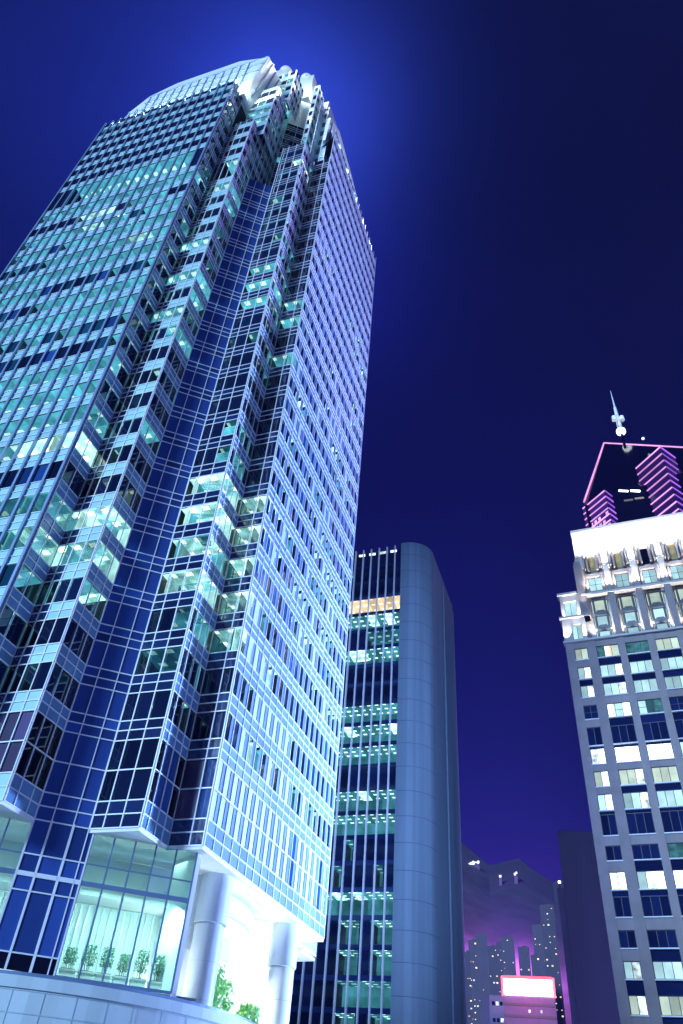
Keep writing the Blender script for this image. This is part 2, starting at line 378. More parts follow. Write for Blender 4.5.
facet(P5, P6, 18, TOP, ev(18), st_right, sp='spandrel_right', fins=(.12, .07), fin_m='fin_lit', wx=.62)
pb = [P6]+BACK+[PA0]
for k in range(len(pb)-1): facet(pb[k], pb[k+1], 18, TOP, ev(max(1, int((Vector(pb[k+1])-Vector(pb[k])).length/3.7))), lambda z, i, t: 'dim' if hsh(z, i) < .15 else 'dark', thin=False)
# upper setbacks
def upper(a, b, z0, z1, n, st, sp='spandrel'): facet(a, b, z0, z1, ev(n), st, sp=sp)
dk = lambda z, i, t: 'dark'
tl = lambda z, i, t: 'teal' if hsh(z, i) < .45 else 'dark'
facet((-43.4, 44.2), (-38.6, 44.2), 134, 156.5, ev(3), tl)
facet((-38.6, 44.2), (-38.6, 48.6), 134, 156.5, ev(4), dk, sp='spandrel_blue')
facet((-42.2, 46.8), (-37.6, 46.8), 154, 171.5, ev(3), tl)
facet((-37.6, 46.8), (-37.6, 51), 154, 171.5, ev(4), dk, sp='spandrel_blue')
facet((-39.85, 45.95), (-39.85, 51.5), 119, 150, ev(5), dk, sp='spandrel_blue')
facet((-39.85, 51.5), (-36.3, 54.0), 119, 158, ev(2), lambda z, i, t: 'teal' if 139 < z < 143 else 'black', sp='spandrel_dark')
facet((-36.3, 54.0), (-32.4, 54.0), 134, 166.5, ev(3), dk)
facet((-36.3, 48.4), (-36.3, 54.0), 119, 136.2, ev(3), dk)
facet((-35.2, 51.2), (-34.2, 51.2), 134, 172.5, ev(1), tl)
facet((-34.2, 51.2), (-34.2, 54.0), 134, 172.5, ev(2), dk)
facet((-32.4, 54.0), (-31.4, 54.0), 137, 159, ev(1), lambda z, i, t: 'blind')
facet((-33.4, 52.0), (-33.4, 54.0), 137, 166, ev(2), lambda z, i, t: 'blind')
# windows: the hundred that show largest are parts of their own, the rest one part
def score(w):
    pw = [tower_mat @ p for p in w[0]]
    n3 = Vector((w[2].x*cT-w[2].y*sT, w[2].x*sT+w[2].y*cT, 0))
    if n3.dot(pw[0]-Vector((0, 0, EYE))) > 0: return 0
    q = [project(p) for p in pw]
    if None in q: return 0
    cx = sum(p[0] for p in q)/4; cy = sum(p[1] for p in q)/4
    if not (0 < cx < W_ and 0 < cy < H_): return 0
    return abs(sum(q[i][0]*q[(i+1) % 4][1]-q[(i+1) % 4][0]*q[i][1] for i in range(4)))/2
tower_mat = Matrix.Translation(tower.location) @ Matrix.Rotation(YAW, 4, 'Z')
order = sorted(wins, key=score, reverse=True)
mnames = list(STATE_M)
for w, st, n in order[:100]:
    m = MB(); nn = Vector((n.x, n.y, 0))*-.03
    m.obox(w[0], w[1]-w[0], nn, w[3]-w[0]); m.build('window', STATE_M[st], tower)
rest = MB()
for w, st, n in order[100:]: rest.face(w, mnames.index(st))
o = rest.build('windows', [STATE_M[k] for k in mnames], tower); o['kind'] = 'stuff'
rooms.build('office_interior', ROOM_M, tower)
# solid core so that nothing is see-through
core = MB(); ins = [(-70, 46), (-46, 46), (-44, 50), (-42, 57), (-36, 59), (-34.5, 79), (-40, 88), (-70, 88)]
core.prism([tuple(loc_t(x, y, 0)[:2]) for x, y in ins], 18+EYE, 147+EYE); core.build('core', M['roof'], tower)
rf = MB(); full = [PA0, PA, PA1, (-44.2, 46), (-39.85, 51.5), (-36.3, 54), (-32.4, 54), P5, P6]+BACK
rf.prism([tuple(loc_t(x*1.0, y, 0)[:2]) for x, y in full], 146.8+EYE, 147.2+EYE)
for poly, z in (([(-44.2, 42.4), (-39.9, 42.4), (-39.9, 46), (-39.9, 51.4), (-44.2, 51.4)], 136.5), ([(-39.8, 46), (-36.7, 48.4), (-36.4, 54), (-39.8, 51.4)], 121.1), ([(-36.6, 48.5), (-32.45, 48.5), (-32.45, 54), (-36.2, 54)], 135.9)):
    rf.prism([tuple(loc_t(x, y, 0)[:2]) for x, y in poly], z+EYE, z+.3+EYE)
rf.build('roof', M['roof'], tower)
# crown
cr = MB()
def wallpoly(pts, d, mb=cr, m=0):       # a wall outline with thickness d
    A = [loc_t(*p) for p in pts]; B = [p+Vector((d[0], d[1], 0)) for p in A]; k = len(A)
    mb.face(A, m); mb.face(B[::-1], m)
    for i in range(k): j = (i+1) % k; mb.face([A[j], A[i], B[i], B[j]], m)
wallpoly([(-72.6, 41.2, 147), (-43.6, 41.2, 147), (-43.0, 41.2, 149), (-41.4, 41.2, 160), (-40.6, 41.2, 165), (-47.7, 41.2, 169), (-62, 41.2, 169), (-68, 41.2, 166.4), (-71.2, 41.2, 160)], (0, .6))
wallpoly([(-31.2, 52.9, 147), (-31.2, 79.4, 147), (-31.2, 78.5, 154), (-31.2, 73.8, 158.6), (-31.2, 66.6, 161.3), (-31.2, 57.8, 163), (-31.2, 53.2, 158.4)], (-.6, 0))
wallpoly([(-43.5, 41.2, 147), (-43.0, 41.2, 149), (-41.4, 41.2, 160), (-40.6, 41.2, 165), (-40.4, 47.5, 167), (-43.4, 47.5, 147)], (-.6, 0))
for k in range(1, 4):
    q = loc_t(-43.3, 41.2+k*1.5, 149); cr.obox(q, (.25, 0, 0), (0, .25, 0), (2.75, .0, 16.5), 1)
cr.prism([tuple(loc_t(x, y, 0)[:2]) for x, y in ((-66, 48), (-44, 48), (-41, 54.5), (-35, 56), (-35, 74), (-66, 80))], 147+EYE, 167+EYE)
cr.prism([tuple(loc_t(x, y, 0)[:2]) for x, y in ((-46, 48.5), (-41.8, 48.5), (-41.8, 58), (-46, 58))], 147+EYE, 182+EYE)
cr.prism([tuple(loc_t(x, y, 0)[:2]) for x, y in ((-40.5, 52.2), (-37, 52.2), (-37, 60), (-40.5, 60))], 171.5+EYE, 184.3+EYE)
cr.prism([tuple(loc_t(x, y, 0)[:2]) for x, y in ((-43, 51.7), (-39.8, 51.7), (-36.2, 54.2), (-33, 54.2), (-33, 64), (-46, 64))], 147+EYE, 171+EYE)
cr.build('crown', [M['crown'], M['fin']], tower)
cm = MB()
for z in (151.5, 155, 158.5, 162, 165.3):
    xr = -43.6+(z-148)*.16
    q = loc_t(-71.2 if z < 161 else -68, 41.2-.12, z); cm.obox(q, (xr-(-71.2 if z < 161 else -68), 0, 0), (0, .12, 0), (0, 0, .22))
cm2 = MB()
for z in (151.5, 155): q = loc_t(-31.2, 53.5, z); cm2.obox(q, (.12, 0, 0), (0, 24, 0), (0, 0, .22))
for k in range(15):
    x = -71+k*1.86; q = loc_t(x, 41.2-.2, 147); cm.obox(q, (.16, 0, 0), (0, .2, 0), (0, 0, 18 if x > -68 else 13))
for k in range(14): y = 54+k*1.75; q = loc_t(-31.2, y, 147); cm2.obox(q, (.2, 0, 0), (0, .16, 0), (0, 0, 11))
cm.build('crown_mullions', M['fin'], tower); cm2.build('crown_mullions', M['fin'], tower)
for cx, cy, cz, r in ((-42.6, 49.6, 182.4, 1.5), (-39.2, 53.0, 185, 1.45)):
    d = MB(); d.ball(loc_t(cx, cy, cz), r, 20, 12); d.build('dome', M['crown'], tower, smooth=True)
# soffit and base
sf = MB()
out = [(-78, 42.35), (-72.3, 42.35), PA0, PA, PA1, P0, P1, P2, P3, P4, P5, P6]+BACK[:6]+[(-78, 87)]
sf.prism([tuple(loc_t(x, y, 0)[:2]) for x, y in out], 17.72+EYE, 17.97+EYE)
sf.prism([tuple(loc_t(x, y, 0)[:2]) for x, y in [(-36, 83), (-32.6, 83.2), (-32.6, 87.4), (-36, 87.8)]], 17.3+EYE, 17.6+EYE)
sf.build('soffit', M['soffit'], tower)
uC = (Vector(P2)-Vector(P1)).normalized(); nC = Vector((uC.y, -uC.x))
def cpt(s, o, h): q = Vector(P1)+uC*s+nC*o; return loc_t(q.x, q.y, h)
lobby_s = [4.45+1.56*k for k in range(6)]; left_s = [-8.0+1.6*k for k in range(6)]
for ss in (lobby_s, left_s):
    for i in range(5):
        for za, zb in ((8.7, 14.2), (14.5, 17.7)):
            m = MB(); q = cpt(ss[i]+.06, -.05, za); m.obox(q, cpt(ss[i+1]-.06, -.05, za)-q, cpt(ss[i]+.06, -.08, za)-q, (0, 0, zb-za)); m.build('lobby_window', M['clear'], tower)
    fr = MB()
    for s in ss: q = cpt(s-.06, -.12, 8.6); fr.obox(q, cpt(s+.06, -.12, 8.6)-q, cpt(s-.06, .08, 8.6)-q, (0, 0, 9.1))
    for h, w in ((8.5, .18), (14.2, .3), (15.6, .08)): q = cpt(ss[0], -.1, h); fr.obox(q, cpt(ss[-1], -.1, h)-q, cpt(ss[0], .06, h)-q, (0, 0, w))
    fr.build('lobby_frame', M['fin'], tower)
pn = MB()
cs = [0, 1.3, 2.9, 4.4]
for i in range(3): pn.face([cpt(cs[i], .01, 8.6), cpt(cs[i+1], .01, 8.6), cpt(cs[i+1], .01, 9.6), cpt(cs[i], .01, 9.6)], 1)
for i in range(3):
    for za, zb in ((9.6, 13.3), (13.3, 14.3), (14.5, 15.6), (15.6, 18.1)): pn.face([cpt(cs[i], .01, za), cpt(cs[i+1], .01, za), cpt(cs[i+1], .01, zb), cpt(cs[i], .01, zb)], 0)
for h, w in ((9.55, .09), (13.25, .09), (14.2, .3), (15.6, .09)): q = cpt(0, 0, h); pn.obox(q, cpt(4.4, 0, h)-q, cpt(0, .09, h)-q, (0, 0, w), 2)
for s in cs: q = cpt(s-.06, 0, 8.6); pn.obox(q, cpt(s+.06, 0, 8.6)-q, cpt(s-.06, .1, 8.6)-q, (0, 0, 9.5), 2)
pn.build('base_panel', [M['strip'], M['glass_black'], M['mullion']], tower)
lb = MB()                               # lobby rooms behind the glass
for s0, s1 in ((4.5, 12.2), (-9, -.1)):
    for o_, za, zb in ((-5.5, 8.5, 17.7),):
        lb.face([cpt(s0-2, o_, za), cpt(s1+3, o_, za), cpt(s1+3, o_, zb), cpt(s0-2, o_, zb)], 0)
    lb.face([cpt(s0-2, -5.5, 8.5), cpt(s0-2, -.2, 8.5), cpt(s1+2, -.2, 8.5), cpt(s1+2, -5.5, 8.5)], 0)
    q = cpt(s0-1, -5.4, 14.25); lb.obox(q, cpt(s1, -5.4, 14.25)-q, cpt(s0-1, -2.6, 14.25)-q, (0, 0, .35), 0)
    for k in range(int((s1-s0)/.55)): q = cpt(s0+k*.55, -5.45, 8.5); lb.obox(q, cpt(s0+k*.55+.12, -5.45, 8.5)-q, cpt(s0+k*.55, -5.2, 8.5)-q, (0, 0, 5.7), 1)
lb.build('lobby_interior', [M['white'], M['column']], tower)
# entrance: columns, curved white beams, inner wall
for cx, cy in ((-31.2, 59.4), (-31.0, 74.6)):
    m = MB(); p = loc_t(cx, cy, 6); 
    m.tube(p, loc_t(cx, cy, 14.05), 1.18, n=32); m.tube(loc_t(cx, cy, 14.05), loc_t(cx, cy, 14.2), 1.02, n=32, m=1); m.tube(loc_t(cx, cy, 14.2), loc_t(cx, cy, 17.75), 1.32, n=32)
    for z in (9.0, 11.5): m.tube(loc_t(cx, cy, z), loc_t(cx, cy, z+.06), 1.19, n=32, m=1)
    m.build('column', [M['column'], M['joint']], tower, smooth=True)
def arc(name, cx, cy, r, a0, a1, z0, z1, th, m, n=28):
    mb = MB(); pts = [(math.cos(R_(a0+(a1-a0)*i/n)), math.sin(R_(a0+(a1-a0)*i/n))) for i in range(n+1)]
    for i in range(n):
        (c0, s0), (c1, s1) = pts[i], pts[i+1]
        A = [loc_t(cx+r*c0, cy+r*s0, z0), loc_t(cx+r*c1, cy+r*s1, z0), loc_t(cx+r*c1, cy+r*s1, z1), loc_t(cx+r*c0, cy+r*s0, z1)]
        B = [loc_t(cx+(r-th)*c0, cy+(r-th)*s0, z0), loc_t(cx+(r-th)*c1, cy+(r-th)*s1, z0), loc_t(cx+(r-th)*c1, cy+(r-th)*s1, z1), loc_t(cx+(r-th)*c0, cy+(r-th)*s0, z1)]
        mb.face(A); mb.face(B[::-1]); mb.face([A[3], A[2], B[2], B[3]]); mb.face([A[1], A[0], B[0], B[1]])
        if i == 0: mb.face([A[0], A[3], B[3], B[0]])
        if i == n-1: mb.face([A[1], B[1], B[2], A[2]])
    return mb.build(name, m, tower, smooth=True)
arc('canopy_band', -46, 66, 15.6, -38, 34, 12.3, 13.9, .6, M['white'])
arc('canopy_band', -46, 66, 14.0, -38, 34, 14.6, 17.6, .4, M['white'])
arc('canopy_band', -46, 66, 14.9, -38, 34, 15.8, 16.0, .2, M['column'])
iw = MB()
q = loc_t(-37.5, 56, 8.3); iw.obox(q, (0, 27, 0), (-.4, 0, 0), (0, 0, 9.4))
q = loc_t(-37.5, 79, 8.3); iw.obox(q, (5.4, 0, 0), (0, .4, 0), (0, 0, 9.4))
q = loc_t(-37.0, 55.5, 8.2); iw.obox(q, (8, 0, 0), (0, 26, 0), (0, 0, .15))
for y in (66, 66.9): q = loc_t(-37.45, y, 8.4); iw.obox(q, (.15, 0, 0), (0, .8, 0), (0, 0, 3.9), 1)
for y in (62, 70, 73.5, 76): q = loc_t(-36.6, y, 8.4); iw.tube(q, q+Vector((0, 0, 5)), .35, n=16)
q = loc_t(-30.15, 53.5, 8.3); iw.obox(q, (-3, 1.8, 0), (.2, .35, 0), (0, 0, 9.4))
iw.build('entrance_wall', [M['white'], M['glass_teal']], tower)
# podium: the curved stone base is a building of its own under the tower
pod = thing('podium', 'curved pale blue stone podium wall under the lobby glass, bottom left corner', 'podium', tower.location, YAW)
pc = (-45.2, 61.0); pr = 17.75
def podring(r, z0, z1, mb, m, cap=True, a0=-150, a1=40, n=64):
    for i in range(n):
        A = [(pc[0]+r*math.cos(R_(a0+(a1-a0)*j/n)), pc[1]+r*math.sin(R_(a0+(a1-a0)*j/n))) for j in (i, i+1)]
        mb.face([loc_t(*A[0], z0), loc_t(*A[1], z0), loc_t(*A[1], z1), loc_t(*A[0], z1)], m)
        if cap: mb.face([loc_t(*A[0], z1), loc_t(*A[1], z1), loc_t(*pc, z1)], m)
pm = MB(); podring(pr, -EYE, 7.4, pm, 0, False); podring(pr+.12, 7.4, 8.05, pm, 0)
a_ = MB()
podring(pr+.03, 7.28, 7.38, pm, 1, False); podring(pr+.03, 6.1, 6.16, pm, 1, False)
for k in range(30):
    an = R_(-150+k*190/30); x, y = pc[0]+(pr+.02)*math.cos(an), pc[1]+(pr+.02)*math.sin(an); q = loc_t(x, y, -EYE); pm.obox(q, (-math.sin(an)*.035, math.cos(an)*.035, 0), (math.cos(an)*.01, math.sin(an)*.01, 0), (0, 0, 7.28+EYE), 1)
pm.build('wall', [M['podium'], M['joint']], pod)
rl = MB(); podring(pr-.25, 8.06, 8.3, rl, 0); rl.build('coping', M['fin'], pod)
# ------------------------------------------------------------------ plants in the lobby
def shrub(base, h, rad, mleaf, nm, label, cat, group, n=170, leaf=.16, upright=False):
    r = thing(nm, label, cat, base, 0, group)
    st = MB(); f = MB()
    for k in range(4 if not upright else 7):
        a = k*1.7; q = Vector((.12*math.cos(a), .12*math.sin(a), 0)); st.tube(q, Vector((rad*.6*math.cos(a), rad*.6*math.sin(a), h*.8)), .025, .012, 5)
    st.build('stem', M['stem'], r)
    for k in range(n):
        z = h*(.22+.78*random.random()); rr = rad*math.sqrt(random.random())*(1.15-.6*abs(z/h-.55)); a = random.uniform(0, 6.283)
        c = Vector((rr*math.cos(a), rr*math.sin(a), z)); d = Vector((random.gauss(0, 1), random.gauss(0, 1), random.gauss(.3, 1) if not upright else random.gauss(1.6, .5))).normalized(); e = d.orthogonal().normalized()
        l = leaf*random.uniform(.7, 1.4); f.face([c-d*l, c+e*l*.35, c+d*l, c-e*l*.35])
    f.build('foliage', mleaf, r)
    return r
tlb = ['leftmost shrub in a white planter behind the lobby glass, beside the dark blue panels', 'second shrub from the left in the white planters behind the lobby glass', 'third shrub from the left in the white planters behind the lobby glass',
       'fourth shrub from the left in the white planters behind the lobby glass', 'fifth shrub from the left in the white planters behind the lobby glass', 'rightmost shrub in a white planter behind the lobby glass, near the white wall']
plb = ['white planter box under the leftmost lobby shrub', 'white planter box under the second lobby shrub from the left', 'white planter box under the third lobby shrub from the left', 'white planter box under the fourth lobby shrub from the left', 'white planter box under the fifth lobby shrub from the left', 'white planter box under the rightmost lobby shrub']
for k in range(6):
    s = 5.2+k*1.22; p = tower_mat @ cpt(s, -1.8, 8.5)
    b = thing('planter', plb[k], 'planter', p, YAW+math.atan2(uC.y, uC.x), 'white planters behind the lobby glass')
    m = MB(); m.box(-.52, .52, -.3, .3, 0, .75); m.box(-.56, .56, -.34, .34, .75, .85); m.build('box', M['planter'], b)
    m = MB(); m.box(-.48, .48, -.26, .26, .85, .9); m.build('soil', M['stem'], b)
    shrub(p+Vector((0, 0, .9)), 1.25+.5*random.random(), .45, M['leaf'], 'shrub', tlb[k], 'shrub', 'shrubs behind the lobby glass', 420, .085)
blb = ['bright green bamboo clump at the lit entrance right beside the first round column', 'bright green bamboo clump in the middle of the lit entrance', 'low bright green bamboo clump nearest the second round column']
for k, (x, y, h) in enumerate(((-31.5, 62.0, 3.6), (-31.8, 64.4, 3.0), (-31.0, 68.6, 1.9))):
    p = tower_mat @ loc_t(x, y, 8.35); shrub(p, h, .95, M['bamboo'], 'bamboo_plant', blb[k], 'plant', 'bamboo at the entrance', 420, .20, True)

# ------------------------------------------------------------------ THE ROUND-CORNERED TOWER
mt = thing('office_block', 'mid-height tower between the two others, dark glass ribbons and a rounded blue concrete corner', 'office block', T2W(-34, 124), YAW)
def lm(x, y, h): return Vector((x+34, y-124, h+EYE))
TOPM = 105.3
X1, Yb, RC = -28.0, 150.0, 5.2
outl = [(-34, 124)]+[(X1-RC+RC*math.sin(R_(a)), 124+RC-RC*math.cos(R_(a))) for a in range(0, 91, 6)]+[(X1, 138), (X1+.0, Yb), (-34, Yb)]
sh = MB(); sh.prism([tuple(lm(x, y, 0)[:2]) for x, y in outl], 0, TOPM+EYE)
sh.build('concrete_shell', M['concrete'], mt, smooth=True)
gv = MB()
gl_ = [(x, y) for x, y in outl[:-3]]
for k in range(24):
    z = 3+k*4.3
    for (xa, ya), (xb, yb) in zip(gl_[:-1], gl_[1:]):
        t = Vector((xb-xa, yb-ya)); n = Vector((t.y, -t.x)).normalized()*.012
        gv.face([lm(xa+n.x, ya+n.y, z), lm(xb+n.x, yb+n.y, z), lm(xb+n.x, yb+n.y, z+.10), lm(xa+n.x, ya+n.y, z+.10)])
q = lm(X1, 137.8, 0); gv.obox(q, (.02, 0, 0), (0, .22, 0), (0, 0, TOPM))
gv.build('panel_joint', M['groove'], mt)
so = MB(); so.box(*(lm(-30, 138.6, 0)[0], lm(X1, 0, 0)[0]+.25), lm(0, 139, 0)[1], lm(0, Yb, 0)[1], 0, TOPM-2+EYE); so.build('service_shaft', M['concrete'], mt)
# glazed part
GX0, GTOP = -66.0, 104.0
gb = MB(); gb.box(lm(GX0, 0, 0)[0], lm(-34, 0, 0)[0]-.02, lm(0, 129, 0)[1], lm(0, Yb, 0)[1], 0, GTOP-.5+EYE); gb.build('core', M['roof'], mt)
FM = 4.08
def row_state(k):
    if k == 21: return 'warm'
    if k in (20, 18, 15, 14, 13, 11, 10, 7): return 'teal'
    if k in (19, 8): return 'spot'
    return 'part' if k <= 6 else 'dark'
rm = MB(); ceilmats = [M['c_band'], M['warmband'], M['w_band'], M['c_dim'], M['roof'], M['c_white']]
nf = 26
for k in range(nf):
    z0 = 2.4+k*FM; z1 = z0+FM-.75
    if z1 > GTOP: break
    hm = (z0+z1)/2; st = row_state(k)
    mb = MB()
    n = 18
    for i in range(n):
        xa = GX0+i*(-34-GX0)/n; xb = GX0+(i+1)*(-34-GX0)/n
        L_ = False; c = 0
        if st in ('teal', 'warm'): L_ = True; c = 1 if st == 'warm' else (5 if hsh(k, i) < .1 else 0)
        elif st == 'spot': L_ = hsh(k, i, 3) < .45; c = 3
        elif st == 'part': L_ = (i in (13, 14, 16, 17)) or hsh(k, i) < .12; c = 0 if hsh(k, i, 5) < .6 else 3
        else: L_ = hsh(k, i, 41) < .07; c = 3
        mb.face([lm(xa, 124.1, z0), lm(xb, 124.1, z0), lm(xb, 124.1, z1), lm(xa, 124.1, z1)], 0 if L_ else 1)
        if L_:
            rm.face([lm(xa, 128.5, z1), lm(xb, 128.5, z1), lm(xb, 124.15, z1), lm(xa, 124.15, z1)], c)
            rm.face([lm(xa, 128.4, z0), lm(xb, 128.4, z0), lm(xb, 128.4, z1), lm(xa, 128.4, z1)], 2 if c != 1 else 1)
    mb.build('window_band', [M['clear'], M['rb_dark']], mt)
    sp = MB(); sp.box(lm(GX0, 0, 0)[0], lm(-34, 0, 0)[0]-.03, lm(0, 124.05, 0)[1], lm(0, 124.4, 0)[1], z1+EYE, z1+.75+EYE); sp.build('spandrel', M['spandrel_dark'], mt)
rm.build('office_interior', ceilmats, mt)
for i in range(18):
    x = -35.4-i*1.8; f = MB(); q = lm(x, 123.6, 0); f.obox(q, (.22, 0, 0), (0, .5, 0), (0, 0, GTOP-1.1+EYE)); f.build('fin', M['mullion'], mt)
pr_ = MB(); pr_.box(lm(GX0, 0, 0)[0], lm(-34, 0, 0)[0]-.04, lm(0, 124.15, 0)[1], lm(0, 124.6, 0)[1], GTOP-1.2+EYE, GTOP+.1+EYE); pr_.build('parapet', M['concrete'], mt)
for k in range(4):
    f = MB(); q = lm(-43.6+k*2.4, 123.9, GTOP-.9); f.obox(q, (1.4, 0, 0), (0, .25, 0), (0, 0, .5)); f.build('roof_lamp', M['rb_half'], mt)

# ------------------------------------------------------------------ THE STONE TOWER ON THE RIGHT
YR = R_(-24.2); cR, sR = math.cos(YR), math.sin(YR); DR = 126.67
def R2W(x, y, z=0): return Vector((x*cR-y*sR, x*sR+y*cR, z))
st_ = thing('stone_tower', 'grey stone office tower at the right edge, floodlit white cornice and rows of square windows', 'office tower', R2W(-8.73, DR), YR)
def lr(x, y, h): return Vector((x+8.73, y, h+EYE))
def rbox(mb, x0, x1, y0, y1, h0, h1, m=0): mb.obox(lr(x0, y0, h0), (x1-x0, 0, 0), (0, y1-y0, 0), (0, 0, h1-h0), m)
XE = 30.0
# columns of openings on the shaft
colx = [(-7.23, -4.93)]+[(-3.33+5.07*k, .53+5.07*k) for k in range(6)]
rowz = [(73.9, 76.3), (70.0, 72.4), (66.3, 68.7), (62.2, 64.8), (57.4, 60.7), (54.2, 56.9), (50.4, 53.0), (46.6, 49.2), (42.7, 46.0), (39.0, 41.2), (34.9, 37.4), (31.2, 34.0), (27.2, 29.5), (23.4, 25.6), (19.2, 21.5), (15.0, 17.4), (11, 13.3), (6.5, 9)]
wl = MB()
xs = [-8.73]+[v for c in colx for v in c]+[XE]
for i in range(0, len(xs), 2): rbox(wl, xs[i], xs[i+1], 0, .7, -EYE, 77.6)      # piers
zs = [-EYE]+[v for r in sorted(rowz) for v in r]+[77.6]
merge = {(2, 1), (1, 0)}
for ci, (xa, xb) in enumerate(colx):
    for i in range(0, len(zs), 2):
        key = round(zs[i], 1); dark = (key not in (53.0, 41.2, 29.5, 64.8, 76.3) and zs[i+1] < 77) if ci > 0 else key in (68.7, 56.9, 46.0, 34.0, 21.5)
        if zs[i+1]-zs[i] > .05: rbox(wl, xa, xb, .12 if not dark else .35, .7, zs[i], zs[i+1], 1 if dark else 0)
wl.build('wall', [M['stone'], M['rb_dark']], st_)
bk = MB(); rbox(bk, -8.7, XE-.05, .75, 30, -EYE, 77.4); bk.build('core', M['slab'], st_)
def window(xa, xb, za, zb, y, mpane, npane, parent=st_, hbar=False, sill=True):
    f = MB(); w = .10
    rbox(f, xa, xb, y, y+.12, zb-w, zb); rbox(f, xa, xb, y, y+.12, za, za+w)
    for i in range(npane+1): x = xa+(xb-xa-w)*i/npane; rbox(f, x, x+w, y-.01, y+.13, za+w*.5, zb-w*.5)
    if hbar: rbox(f, xa, xb, y+.01, y+.11, (za+zb)/2, (za+zb)/2+w*.7)
    o = f.build('window', M['frame'], parent)
    p = MB()
    for i in range(npane):
        x = xa+(xb-xa)*i/npane
        pm_ = mpane if not isinstance(mpane, tuple) else mpane[i % len(mpane)]
        p.face([lr(x, y+.06, za), lr(x+(xb-xa)/npane, y+.06, za), lr(x+(xb-xa)/npane, y+.06, zb), lr(x, y+.06, zb)], i)
    p.build('pane', [M[mpane] if not isinstance(mpane, tuple) else M[mpane[i % len(mpane)]] for i in range(npane)], o)
    if sill:
        s = MB(); rbox(s, xa-.05, xb+.05, -.06, y, za-.16, za); s.build('sill', M['sill'], o)
    return o
T_, G_, Wh, Hf, Dm, Dk = 'rb_teal', 'rb_green', 'rb_white', 'rb_half', 'rb_dim', 'rb_dark'
grid = [ # per row: small column, then the wide columns
 (('rb_green', 'rb_green'), (Dm, 'warmband', 'rb_green'), (Dm, Dm, 'rb_dim'), (G_, G_, G_), T_, T_, Dk),
 ((T_, Hf), (T_, T_, Hf), T_, T_, T_, G_, T_),
 ((T_, Hf), (T_, T_, Hf), T_, T_, Dm, T_, T_),
 ((Dk, Dk), (Hf, T_, Wh), (T_, Dm, Dm), Dk, Dk, T_, T_),
 (Dk, Dk, Dk, Dk, Dk, Dk, Dk),
 ((Hf, Wh), Wh, Wh, T_, Dk, T_, Dk),
 ((G_, Hf), (G_, G_, Hf), G_, G_, T_, T_, T_),
 ((T_, Hf), (T_, T_, Hf), T_, T_, T_, Dk, T_),
 (Dk, Dk, Dk, Dk, Dk, T_, Dk),
 (Dk, Dk, Dm, Dk, T_, T_, Dk),
 ((Hf, Wh), (T_, Hf, Wh), Wh, Wh, Dk, T_, Dk),
 (Dk, Dk, Dk, Dk, T_, Dk, T_),
 (Dk, Dk, Dm, Dk, T_, Dk, T_),
 ((T_, Hf), T_, T_, T_, T_, Dk, T_),
 ((G_, Hf), G_, G_, G_, T_, Dk, T_),
 (Dk, Dk, T_, Dk, T_, Dk, T_), (Dk, T_, Dk, T_, Dk, Dk, T_), (Dk, Dk, T_, Dk, T_, Dk, T_)]
for (za, zb), row in zip(rowz, grid):
    for ci, ((xa, xb), mp) in enumerate(zip(colx, row)):
        window(xa, xb, za, zb, .3, mp, 2 if ci == 0 else 3, hbar=(62 < za < 64))
# upper part: ledge, wing, bays, buttress, cornice
lg = MB(); rbox(lg, -9.0, XE, -.35, 1.2, 77.6, 78.0); rbox(lg, -9.1, -4.6, -.45, 2.5, 82.9, 83.3); rbox(lg, -4.4, XE, .3, 1.4, 88.0, 88.4); rbox(lg, -9.0, -5.2, 1.1, 3, 89.3, 89.8); lg.build('ledge', M['stone_pale'], st_)
wing = MB()
rbox(wing, -8.73, -7.1, 0, 4, 78, 82.9); rbox(wing, -5.2, -4.5, 0, 4, 78, 82.9); rbox(wing, -7.1, -5.2, .2, 4, 78, 78.4); rbox(wing, -7.1, -5.2, .2, 4, 81.6, 82.9)
rbox(wing, -8.6, -8.0, 1.4, 5, 83.3, 89.3); rbox(wing, -5.6, -5.0, 1.4, 5, 83.3, 89.3); rbox(wing, -8.0, -5.6, 1.7, 5, 88, 89.3); rbox(wing, -8.0, -5.6, 1.8, 5, 83.3, 84.2)
wing.build('wing', M['stone_pale'], st_)
window(-7.1, -5.2, 78.4, 81.6, .5, T_, 2, sill=False); window(-8.0, -5.6, 84.2, 88, 2.2, T_, 2, sill=False)
ub = MB(); rbox(ub, -4.6, XE, 2.4, 30, 78, 98.6); rbox(ub, -8.6, -4.6, 5, 30, 78, 89.2); ub.build('upper_body', M['stone_pale'], st_)
bt = MB(); rbox(bt, -5.0, -3.5, .4, 2.6, 83.3, 95.6); rbox(bt, -5.1, -3.4, .25, 2.6, 83.3, 84.2); rbox(bt, -4.85, -3.65, .5, 2.6, 95.6, 96.4); bt.build('buttress', M['stone'], st_)
